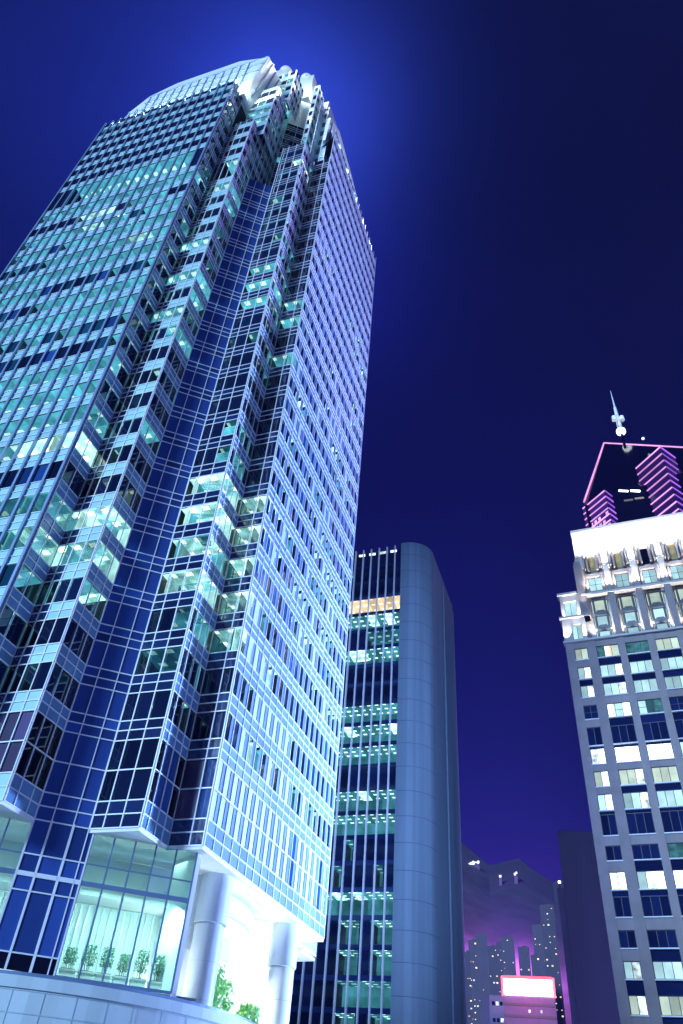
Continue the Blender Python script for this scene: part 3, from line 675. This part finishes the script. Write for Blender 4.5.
for k in range(6):
    xc = -1.4+5.07*k
    p = MB(); rbox(p, xc+1.95, xc+3.1, .55, 2.4, 78, 89.6); rbox(p, xc+1.8, xc+3.25, .45, 2.4, 78, 78.6); p.build('pilaster', M['stone'], st_)
    p = MB(); rbox(p, xc+2.05, xc+3.0, .7, 2.4, 89.6, 97.6); rbox(p, xc+1.9, xc+3.15, .55, 2.4, 94.8, 98.2); p.build('lantern_pier', M['stone_pale'], st_)
    # three tall stacked windows with pediments
    for za, zb in ((78.3, 80.6), (81.4, 83.9), (84.7, 87.6)):
        window(xc-1.0, xc+1.0, za, zb, 2.1, T_ if za < 84 else G_, 1, sill=False)
        for sx in (-1.55, 1.2): window(xc+sx, xc+sx+.35, za, zb, 2.2, G_, 1, sill=False)
    for za in (80.6, 83.9): pd = MB(); rbox(pd, xc-1.15, xc+1.15, 1.5, 2.4, za, za+.8); rbox(pd, xc-.7, xc+.7, 1.45, 2.4, za+.8, za+1.0); pd.build('balcony', M['frame'], st_)
    pd = MB(); rbox(pd, xc-1.3, xc+1.3, 1.7, 2.4, 87.6, 87.95); pd.build('lintel', M['frame'], st_)
    for x in (-1.2, 1.02): jm = MB(); rbox(jm, xc+x, xc+x+.18, 1.7, 2.4, 78, 88); jm.build('jamb', M['frame'], st_)
    # square framed window and recessed niche above
    fr = MB(); rbox(fr, xc-1.7, xc+1.7, 1.5, 2.4, 93.0, 93.7); rbox(fr, xc-1.7, xc-1.25, 1.6, 2.4, 88.6, 93.0); rbox(fr, xc+1.25, xc+1.7, 1.6, 2.4, 88.6, 93.0); rbox(fr, xc-1.25, xc+1.25, 1.6, 2.4, 88.6, 89.6); fr.build('window_surround', M['stone'], st_)
    window(xc-1.25, xc+1.25, 89.6, 92.9, 2.0, T_, 2, hbar=True, sill=False)
    nc = MB(); rbox(nc, xc-.65, xc+.65, 2.2, 2.38, 94.6, 98.3, 1)
    for sx in (-1.75, -1.1, .72, 1.37): rbox(nc, xc+sx, xc+sx+.38, 1.3-.3*(abs(sx+.19) > 1), 2.4, 94.4+.5*(abs(sx+.19) > 1), 98.3+.4*(abs(sx+.19) > 1), 0)
    nc.build('niche', [M['stone'], M['amber'] if k != 2 else M['glass_black']], st_)
cn = MB()                               # tall flared cornice
prof = [(2.2, 98.6), (1.9, 99.4), (1.6, 100.4), (1.2, 101.6), (.7, 102.8), (.2, 103.8), (.2, 104.4), (6, 104.4), (6, 98.6)]
xl = -4.4
for (ya, ha), (yb, hb) in zip(prof, prof[1:]+prof[:1]): cn.face([lr(xl, ya, ha), lr(XE, ya, ha), lr(XE, yb, hb), lr(xl, yb, hb)])
cn.face([lr(xl, y, h) for y, h in prof]); cn.face([lr(XE, y, h) for y, h in prof[::-1]])
cn.build('cornice', M['stone_pale'], st_)
st_mat = Matrix.Translation(st_.location) @ Matrix.Rotation(YR, 4, 'Z')
def sl(x, y, h): return st_mat @ lr(x, y, h)
WARMW = (1.0, .95, .86)
for k in range(5):
    xc = -1.4+5.07*k
    for sx in (-1.55, 1.55):
        lamp('SPOT', 'uplight', sl(xc+sx, .6, 78.3), 3800, WARMW, sl(xc+sx*.95, 2.2, 86), spot_size=R_(70), spot_blend=.8, shadow_soft_size=.15)
        lamp('SPOT', 'uplight', sl(xc+sx, .2, 89.2), 3300, WARMW, sl(xc+sx*1.2, 2.0, 96), spot_size=R_(80), spot_blend=.8, shadow_soft_size=.15)
    lamp('SPOT', 'uplight', sl(xc+2.5, -1.0, 94), 3000, WARMW, sl(xc+2.5, .8, 98.5), spot_size=R_(70), spot_blend=.8, shadow_soft_size=.2)
    lamp('SPOT', 'cornice_uplight', sl(xc, -.6, 98.3), 4200, WARMW, sl(xc, 1.1, 102), spot_size=R_(150), spot_blend=.7, shadow_soft_size=.3)
for x, y, h in ((-8.2, -.6, 78.4), (-4.9, -.6, 78.4), (-7.6, .9, 83.5), (-5.6, .9, 83.5)):
    lamp('SPOT', 'uplight', sl(x, y, h), 2600, WARMW, sl(x, y+1.2, h+5), spot_size=R_(75), spot_blend=.8, shadow_soft_size=.15)
lamp('SPOT', 'uplight', sl(-4.2, -1.2, 84), 3500, WARMW, sl(-4.2, .6, 94), spot_size=R_(50), spot_blend=.8, shadow_soft_size=.15)

# ------------------------------------------------------------------ NEON TOWER BEHIND IT
ne = thing('neon_tower', 'distant dark tower with pink neon outline, striped turrets and a white mast', 'skyscraper', at_dist(640, 560, 262)*1)
ne.location.z = 0; NB = ne.location.copy()
def nl(p): return p-NB
def turret(ridge, left, right, dist, nrow, dz, gap):
    A = nl(at_dist(*ridge, dist)); Bl = nl(at_dist(*left, dist+9)); Br = nl(at_dist(*right, dist+9)); zt = A.z
    A2, B2, C2 = A.xy, Bl.xy, Br.xy; D2 = B2+C2-A2
    t = MB(); t.prism([tuple(v) for v in (A2, B2, D2, C2)], 0, zt); o = t.build('turret', M['turret'], ne)
    s = MB()
    for (P, Q, mi) in ((B2, A2, 0), (A2, C2, 1)):
        d = (Q-P); n = Vector((d.y, -d.x)).normalized()*.35; c = (A2+D2)/2
        if n.dot((P+Q)/2-c) < 0: n = -n
        for k in range(nrow):
            z = zt-.5-k*dz; s.obox((*(P+n*.2), z), (*d, 0), (*(n*.6), 0), (0, 0, .62), mi)
            if mi == 0 and k >= gap:
                for j in range(6):
                    if hsh(k, j, zt) < .6: s.obox((*(P+n*.1+d*(j/6+.03)), z-dz*.7), (*(d*.1), 0), (*(n*.3), 0), (0, 0, dz*.45), 2)
    s.build('neon_strip', [M['neon'], M['neon_violet'], M['neon_pane']], o)
turret((604.5, 490.5), (582, 504), (623, 519), 255, 16, 3.3, 3)
turret((660, 447), (634.5, 463), (686, 492), 250, 24, 3.9, 30)
A, B, Cc = nl(at_dist(584, 502, 262)), nl(at_dist(604, 443, 285)), nl(at_dist(720, 449.5, 262))
bd = MB(); low = [(A.x, A.y), (Cc.x-4, Cc.y-6), (Cc.x+20, Cc.y+30), (B.x+2, B.y+32)]
bd.prism([tuple(v) for v in low], 0, A.z-2); hi = [B, Cc, Cc+Vector((10, 26, 0)), B+Vector((6, 26, 0))]; lo3 = [Vector((*v, A.z-2)) for v in low]
for i in range(4): j = (i+1) % 4; bd.face([lo3[i], lo3[j], hi[j], hi[i]])
bd.face(hi); bd.build('body', M['far_body'], ne)
tb = MB(); tb.tube(A, B, .42); tb.tube(B, Cc, .42); tb.build('neon_outline', M['neon'], ne)
for px in (619, 631): lw = MB(); a = nl(at_dist(px, 491, 255)); b = nl(at_dist(px+9.5, 491.5, 255)); lw.obox(a, b-a, (0, .4, 0), (0, 0, .8)); lw.build('lit_window', M['rb_white'], ne)
a = nl(at_dist(643, 438.5, 270)); lw = MB(); lw.ball(a, .7, 8, 6); lw.build('beacon', M['rb_half'], ne)
ms = MB(); bc = nl(at_dist(621, 431.5, 278)); x, y, z = bc
mbs = MB(); mbs.tube((x, y, z-30), (x, y, z-1.5), .8, .6, 10); mbs.build('mast_base', M['far_body'], ne)
ms.tube((x, y, z+1), (x, y, z+12), .5, .4, 8)
for k in range(4): a = k*math.pi/2; ms.tube((x+1.2*math.cos(a), y+1.2*math.sin(a), z+2), (x+.8*math.cos(a), y+.8*math.sin(a), z+12), .18, .18, 6)
ztop = nl(at_dist(609.5, 391, 278)).z
ms.tube((x, y, z+12), (x, y, z+18), .9, .7, 8); ms.tube((x, y, z+18), (x, y, ztop), .5, .12, 8); ms.build('mast', M['mastw'], ne)
bl = MB(); bl.ball((x, y, z), 2.3, 18, 12, sz=.9); bl.build('beacon_ball', M['glow_white'], ne, smooth=True)
for sx, sz in ((-2.0, 9.0), (2.0, 9.6)):
    dsh = MB(); dsh.tube((x+sx, y-.4, z+sz-1.3), (x+sx, y-.4, z+sz+1.3), 1.3, 1.1, 12); dsh.build('antenna_drum', M['mastw'], ne, smooth=True)
lamp('SPOT', 'mast_lamp', NB+Vector((x-4, y-12, z-2)), 9000, (.85, .9, 1), NB+Vector((x, y, z+12)), spot_size=R_(50), spot_blend=.6, shadow_soft_size=.3)

# ------------------------------------------------------------------ PLAIN DARK BLOCK, BILLBOARD BLOCK, HILLSIDE
p0 = at_dist(557, 831, 190); p1 = at_dist(600, 833, 192)
sb = thing('apartment_block', 'plain windowless dark blue block directly left of the stone tower', 'block', (p0.x, p0.y, 0))
d = Vector((p1.x-p0.x, p1.y-p0.y)); u = d.normalized(); n = -Vector((p0.x, p0.y)).normalized()
m = MB(); m.obox((0, 0, 0), (*(u*26), 0), (*(-n*20), 0), (0, 0, p0.z)); m.obox((*(u*.3-n*1), p0.z), (*(u*25), 0), (*(-n*18), 0), (0, 0, .5)); m.build('wall', M['slab'], sb)
m = MB(); m.obox((*(-u*1.5-n*.5), 0), (*(u*1.49), 0), (*(-n*8), 0), (0, 0, p0.z-12.5)); m.build('annex', M['slab'], sb)
m = MB(); m.tube((*(-u*.8-n*2), p0.z-12.5), (*(-u*.8-n*2), p0.z-11), .12); m.build('lamp_post', M['frame'], sb); m = MB(); m.ball((*(-u*.8-n*2), p0.z-10.8), .35, 8, 6); m.build('lamp', M['lamp_dim'], sb)
for k, z in enumerate((4, 7.5, 13, 17, 21.5, 26, 31)):
    m = MB(); q = u*(d.length*.72+z*.0)-n*0; zz = z+14
    a = at_dist(623-(k)*3.6-2.0, 1010-k*24, 193.5); m.ball(Vector((a.x, a.y, a.z))-Vector((p0.x, p0.y, 0)), .42, 8, 6); m.build('facade_lamp', M['lamp_dim'], sb)

b0 = at_dist(503, 998, 330); b1 = at_dist(555, 998, 330)
bb = thing('hotel_block', 'small far block at the bottom topped by a glowing red and white billboard', 'building', (b0.x, b0.y, 0))
d = Vector((b1.x-b0.x, b1.y-b0.y)); u = d.normalized(); n = Vector((u.y, -u.x)); Lb = d.length; zt = at_dist(530, 996, 330).z; zs_ = at_dist(530, 980, 330).z
m = MB(); m.obox((0, 0, 0), (*d, 0), (*(-n*18), 0), (0, 0, zt)); m.build('wall', M['haze_body'], bb)
for k in range(6): m = MB(); m.obox((*(n*.05), zt-3.2-k*3.6), (*d, 0), (*(n*.12), 0), (0, 0, .8)); m.build('floor_band', M['far_body2'], bb)
for k in range(6):
    for j in range(9):
        if hsh(k, j, 6) < .16: m = MB(); m.obox((*(u*(Lb*(j+.3)/9)+n*.05), zt-5.2-k*3.6), (*(u*.7), 0), (*(n*.05), 0), (0, 0, .9)); m.build('lit_window', M['pale_win'], bb)
m = MB(); m.obox((*(u*.6+n*.3), zt+.1), (*(u*(Lb-1.2)), 0), (*(-n*.6), 0), (0, 0, zs_-zt)); bo = m.build('billboard', M['sign'], bb)
m = MB(); H_s = zs_-zt
for o_, ax, hz in ((u*-.3, u*.8, H_s+1.1), (u*(Lb-.5), u*.8, H_s+1.1)): m.obox((*(o_+n*.4), zt-.3), (*ax, 0), (*(-n*.8), 0), (0, 0, hz))
m.obox((*(u*.5+n*.4), zt+H_s+.1), (*(u*(Lb-1)), 0), (*(-n*.8), 0), (0, 0, 1.0)); m.build('neon_border', M['signred'], bo)
for t in (0, .33, .66, 1): m = MB(); m.tube((*(u*(1+(Lb-2)*t)-n*1.5), zt-.05), (*(u*(1+(Lb-2)*t)-n*.4), zt+H_s*.8), .12); m.build('billboard_brace', M['frame'], bo)
lamp('POINT', 'billboard_glow', T2W(0, 0, 0)+Vector((b0.x+d.x/2+n.x*12, b0.y+d.y/2+n.y*12, zt+2)), 12000, (1, .08, .25), shadow_soft_size=3)
c0 = at_dist(489, 995, 360); c1 = at_dist(508, 995, 360)
lo_ = thing('office_block', 'low far block with two rows of pale windows, left of the billboard block', 'building', (c0.x, c0.y, 0))
d2 = Vector((c1.x-c0.x, c1.y-c0.y)); m = MB(); m.obox((0, 0, 0), (*d2, 0), (0, 14, 0), (0, 0, c0.z)); m.build('wall', M['haze_body'], lo_)
u2 = d2.normalized(); n2 = Vector((u2.y, -u2.x))
for k in range(5):
    for j in range(5):
        m = MB(); m.obox((*(u2*(1+j*1.55)+n2*.05), c0.z-3.4-k*5.6), (*(u2*1.1), 0), (*(n2*.05), 0), (0, 0, 1.3)); m.build('window', M['pale_win'] if hsh(k, j) < .75 else M['rb_dark'], lo_)
# hill
hl = MB(); nx, ny = 70, 26
def hillz(ax, dd):
    a = math.degrees(ax); t = (dd-520)/1500; t = max(0, min(1, t))
    crest = 330+300*math.exp(-((a-11)/8)**2)+120*math.exp(-((a-24)/10)**2)+50*math.sin(a*.35)+18*math.sin(a*1.3+1)
    s = t*t*(3-2*t); back = max(0, 1-max(0, (dd-2020)/700)); return max(-1, crest*s*back + 6*math.sin(dd*.02+a))*1.0
pts = []
for i in range(nx+1):
    ax = R_(-75+150*i/nx)
    pts.append([Vector((dd*math.sin(ax), dd*math.cos(ax), hillz(ax, dd)-1.0)) for dd in (520+2300*j/ny for j in range(ny+1))])
for i in range(nx):
    for j in range(ny): hl.face([pts[i][j], pts[i+1][j], pts[i+1][j+1], pts[i][j+1]], 0, 0)
struct(hl.build('hill', M['hillmat'], smooth=True))
def hill_at(px, dist):
    d = ray(px, 980); a = math.atan2(d.x, d.y); return Vector((dist*math.sin(a), dist*math.cos(a), max(-.5, hillz(a, dist)-1))), a
def flat_tower(px, ytop, wpx, dist, label, seed, warm=.5, dens=.2):
    base, a = hill_at(px, dist); top = at_dist(px, ytop, dist).z; wd = wpx*dist/FPX*.8
    o = thing('apartment_tower', label, 'apartment tower', base, -a, 'far apartment towers on the hillside')
    H = top-base.z; m = MB(); m.box(-wd/2, wd/2, 0, wd, -3, H); m.box(-wd*.12, wd*.34, wd*.3, wd*.6, H, H+1.6); m.build('wall', M['far_body2'], o)
    nr = max(6, int(H/5)); nc = max(3, int(wd/4.5)); rr = random.Random(seed)
    for i in range(nr):
        for j in range(nc):
            if rr.random() < dens:
                x = -wd/2+wd*(j+.5)/nc; z = H*(i+.3)/nr; s = rr.uniform(.3, .85); w = MB(); w.box(x-s, x+s, -.15, -.02, z, z+s*1.5); w.build('lit_window', M['warm'] if rr.random() < warm else M['pale_win'], o)
FT = [(474, 940, 9, 820, 1, .8, .42, 'slim far tower with warm lights beside the rounded concrete corner'),
 (483, 934, 13, 960, 2, .5, .10, 'broad dim far tower second from the rounded concrete corner'),
 (494, 946, 10, 780, 3, .5, .16, 'low far tower left of the far tower with a dense column of lights'),
 (510, 937, 14, 900, 4, .6, .26, 'broad far tower above the left half of the billboard, dense column of lights'),
 (526, 947, 12, 800, 5, .5, .13, 'dim far tower above the middle of the billboard'),
 (537, 955, 9, 760, 6, .4, .14, 'lowest far tower, above the right end of the billboard'),
 (543, 925, 13, 920, 7, .6, .20, 'tall far tower on the slope near the plain dark block'),
 (554, 905, 15, 860, 8, .7, .40, 'tallest far tower, half hidden by the plain dark block'),
 (502, 942, 8, 1040, 9, .5, .12, 'thin far tower squeezed between two broader ones left of the billboard'),
 (468, 952, 7, 700, 10, .6, .25, 'narrow far tower touching the rounded concrete corner')]
for px, yt, wp, di, sd_, wm, dn, lb_ in FT: flat_tower(px, yt, wp, di, lb_, sd_, wm, dn)
def lookout(px, py, dist, wpx, label, big):
    
    dd = 700.
    while dd < 2000 and hillz(math.atan2(ray(px, py).x, ray(px, py).y), dd)-1 < at_dist(px, py, dd).z: dd += 5
    dist = dd; p = at_dist(px, py, dist); p.z += 1; b = thing('hilltop_pavilion', label, 'pavilion', (p.x*.985, p.y*.985, p.z-4), -math.atan2(p.x, p.y))
    w = wpx*dist/FPX*.75; m = MB(); m.box(-w/2, w/2, 0, 12, -12, 7.4); m.box(-w/2-1, w/2+1, -1, 13, 7.4, 8.2); m.build('wall', M['far_body2'], b)
    for k in range(big): m = MB(); x = -w/2+w*(k+.1)/big; m.box(x, x+w/big*.8, -.3, -.05, 3+(k % 2)*1.5+k*1.0, 6.5+(k % 3)*1.3+k*1.0); m.build('lit_window', M['rb_white'] if big > 2 else M['lamp_dim'], b)
lookout(473.5, 869.5, 1750, 15, 'brightly lit white pavilion on the hilltop beside the rounded concrete corner', 5)
lookout(500.5, 881, 1700, 3, 'tiny lit hut on the hillside, left of the other small hut', 1)
lookout(516, 879, 1700, 4, 'tiny lit hut on the hillside, right of the other small hut', 2)

HAZE = .00006
if HAZE:
    hz = MB(); hz.box(-5400, 5400, -5400, 5400, -4.5, 800); hm = bpy.data.materials.new('city_haze'); tt = nt(hm)
    vo = N(tt, 'ShaderNodeVolumePrincipled'); vo.inputs['Color'].default_value = (.20, .25, .95, 1); vo.inputs['Density'].default_value = HAZE; ou = N(tt, 'ShaderNodeOutputMaterial'); tt.links.new(vo.outputs[0], ou.inputs['Volume'])
    ho = hz.build('haze', hm); ho['kind'] = 'stuff'
# ------------------------------------------------------------------ ground
def sheet(name, x0, x1, y0, y1, z, m):
    g = MB(); g.face([T2W(x0, y0, z), T2W(x1, y0, z), T2W(x1, y1, z), T2W(x0, y1, z)]); return struct(g.build(name, m))
sheet('ground', -4000, 4000, -4000, 4000, -.12, M['paving'])
sheet('road', -14, -4, -200, 500, -.1, M['asphalt'])
k_ = MB()
for x in (-14.3, -4): k_.obox(T2W(x, -200, -.12), T2W(.3, 0), T2W(0, 700), (0, 0, .13))
struct(k_.build('kerb', M['kerb']))
l_ = MB()
for i in range(40): y = -100+i*12; l_.face([T2W(-9.1, y, -.096), T2W(-8.95, y, -.096), T2W(-8.95, y+5, -.096), T2W(-9.1, y+5, -.096)])
struct(l_.build('road_marking', M['paint']))

# ------------------------------------------------------------------ lamps of the place and added fill lamps
def TW(x, y, h): return T2W(x, y, h+EYE)
# crown floodlights, standing on the parapet roof
for k in range(6):
    x = -69+k*5.2; lamp('AREA', 'crown_floodlight', TW(x, 39.75, 148.3), 2600, (.80, 1, .95), TW(x, 41.2, 157), size=1.2)
for k in range(5):
    y = 55+k*5.4; lamp('AREA', 'crown_floodlight', TW(-29.7, y, 148.3), 1500, (.85, 1, .98), TW(-31.2, y, 156), size=1.2)
for x, y, z, tx, ty, tz in ((-38.0, 45.0, 158, -39.5, 49.5, 172), (-33.5, 50.2, 160, -36.4, 52.6, 172)):
    lamp('POINT', 'crown_floodlight', TW(x, y, z+14), 2500, (.9, 1, .97), shadow_soft_size=.6)
# lobby and entrance
for s in (5.5, 8.3, 11.2, -2, -5.5):
    p = tower_mat @ cpt(s, -2.2, 17.4); lamp('AREA', 'lobby_lamp', p, 40, (.60, 1, .90), p+Vector((0, 0, -5)), size=1.6)
    p = tower_mat @ cpt(s, -.45, 13.8); lamp('AREA', 'lobby_lamp', p, 330, (.66, 1, .92), tower_mat @ cpt(s, -2.6, 9), size=.6)
for y in (57, 62, 67, 71, 77):
    lamp('AREA', 'entrance_lamp', TW(-34, y, 8.7), 520, (.92, 1, .96), TW(-34, y, 17), size=2.0)
lamp('AREA', 'entrance_lamp', TW(-33.4, 65, 13.6), 600, (.92, 1, .93), TW(-33.4, 65, 8), size=3.0)
lamp('AREA', 'soffit_lamp', TW(-30.6, 79, 9), 900, (1, 1, 1), TW(-30.9, 80.5, 18), size=1.5)
# unseen fill spots added at street level to brighten the facades
lamp('SPOT', 'facade_fill', TW(60, 38, 6), 110000, (.32, .45, 1.0), TW(-29.35, 60, 60), spot_size=R_(72), spot_blend=.7, shadow_soft_size=3)
lamp('SPOT', 'facade_fill', TW(38, 118, 5), 1100000, (.33, .50, 1.0), TW(-29.35, 66, 55), spot_size=R_(80), spot_blend=.8, shadow_soft_size=3)
lamp('SPOT', 'facade_fill', TW(22, 20, 3), 620000, (.30, .48, 1.0), TW(-31, 124, 56), spot_size=R_(46), spot_blend=.9, shadow_soft_size=3)
lamp('SPOT', 'facade_fill', TW(30, 165, 0), 420000, (.46, .26, 1.0), TW(-28, 138, 60), spot_size=R_(60), spot_blend=.9, shadow_soft_size=3)
lamp('POINT', 'hill_fill', at_dist(512, 935, 1120)+Vector((0, 0, 0)), 4200000, (.66, .13, .9), shadow_soft_size=30)  # added point lamp that tints the hill violet
lamp('SPOT', 'facade_fill', TW(0, 92, 3), 110000, (.42, .68, 1.0), TW(-29.35, 70, 26), spot_size=R_(75), spot_blend=.9, shadow_soft_size=2)
lamp('SPOT', 'facade_fill', TW(70, 110, 8), 500000, (.42, .22, 1.0), TW(-29.35, 64, 130), spot_size=R_(40), spot_blend=.9, shadow_soft_size=3)
# city glow
sun = lamp('SUN', 'city_glow', (0, 0, 200), 4.8, (.40, .66, 1.0), angle=R_(12))
sd = T2W(.35, .86, -.36); sun.rotation_euler = sd.to_track_quat('-Z', 'Y').to_euler()

# ------------------------------------------------------------------ night sky
w = bpy.data.worlds.new('World'); scene.world = w; w.use_nodes = True; t = w.node_tree; t.nodes.clear(); L = t.links
wo = N(t, 'ShaderNodeOutputWorld'); bg = N(t, 'ShaderNodeBackground'); L.new(bg.outputs[0], wo.inputs[0])
tc = N(t, 'ShaderNodeTexCoord'); nv = N(t, 'ShaderNodeVectorMath', operation='NORMALIZE'); L.new(tc.outputs['Generated'], nv.inputs[0])
acc = None
def add(col_out):
    global acc
    if acc is None: acc = col_out; return
    a = N(t, 'ShaderNodeVectorMath', operation='ADD'); L.new(acc, a.inputs[0]); L.new(col_out, a.inputs[1]); acc = a.outputs[0]
def lobe(az, el, sig, col):
    v = Vector((math.sin(R_(az))*math.cos(R_(el)), math.cos(R_(az))*math.cos(R_(el)), math.sin(R_(el))))
    d = N(t, 'ShaderNodeVectorMath', operation='DOT_PRODUCT'); L.new(nv.outputs[0], d.inputs[0]); d.inputs[1].default_value = v
    s = N(t, 'ShaderNodeMath', operation='SUBTRACT'); L.new(d.outputs['Value'], s.inputs[0]); s.inputs[1].default_value = 1
    k = N(t, 'ShaderNodeMath', operation='MULTIPLY'); L.new(s.outputs[0], k.inputs[0]); k.inputs[1].default_value = 2/R_(sig)**2
    e = N(t, 'ShaderNodeMath', operation='EXPONENT'); L.new(k.outputs[0], e.inputs[0])
    sc = N(t, 'ShaderNodeVectorMath', operation='SCALE'); sc.inputs[0].default_value = col; L.new(e.outputs[0], sc.inputs['Scale']); add(sc.outputs[0])
b0_ = N(t, 'ShaderNodeRGB'); b0_.outputs[0].default_value = (.0003, .0003, .011, 1); add(b0_.outputs[0])
lobe(-30, 66, 13, (.007, .016, .20))
lobe(-15, 68, 6.5, (.022, .050, .44))
lobe(-6, 58, 7, (.003, .004, .11))
lobe(-62, 40, 26, (.003, .006, .085))
lobe(8, 36, 20, (.0018, .0016, .055))
lobe(10, 12, 13, (.009, .007, .15))
lobe(14.5, 6.5, 6.2, (.17, .018, .24))
lobe(100, 10, 40, (.016, .008, .11))
lobe(180, 8, 55, (.02, .035, .20))
cn_ = N(t, 'ShaderNodeTexNoise'); cn_.inputs['Scale'].default_value = 2.6; cn_.inputs['Detail'].default_value = 6; L.new(nv.outputs[0], cn_.inputs['Vector'])
cm_ = N(t, 'ShaderNodeMapRange'); cm_.inputs[1].default_value = .3; cm_.inputs[2].default_value = .7; cm_.inputs[3].default_value = .80; cm_.inputs[4].default_value = 1.2; L.new(cn_.outputs['Fac'], cm_.inputs[0])
cs_ = N(t, 'ShaderNodeVectorMath', operation='SCALE'); L.new(acc, cs_.inputs[0]); L.new(cm_.outputs[0], cs_.inputs['Scale']); acc = cs_.outputs[0]
L.new(acc, bg.inputs[0]); bg.inputs[1].default_value = 1.0

# ------------------------------------------------------------------ view
vs = scene.view_settings; vs.view_transform = 'Standard'; vs.look = 'None'; vs.exposure = 0; vs.gamma = 1; vs.use_curve_mapping = False
scene.cycles.use_denoising = True
scene.cycles.max_bounces = 6; scene.cycles.transparent_max_bounces = 12
scene.cycles.sample_clamp_indirect = 4
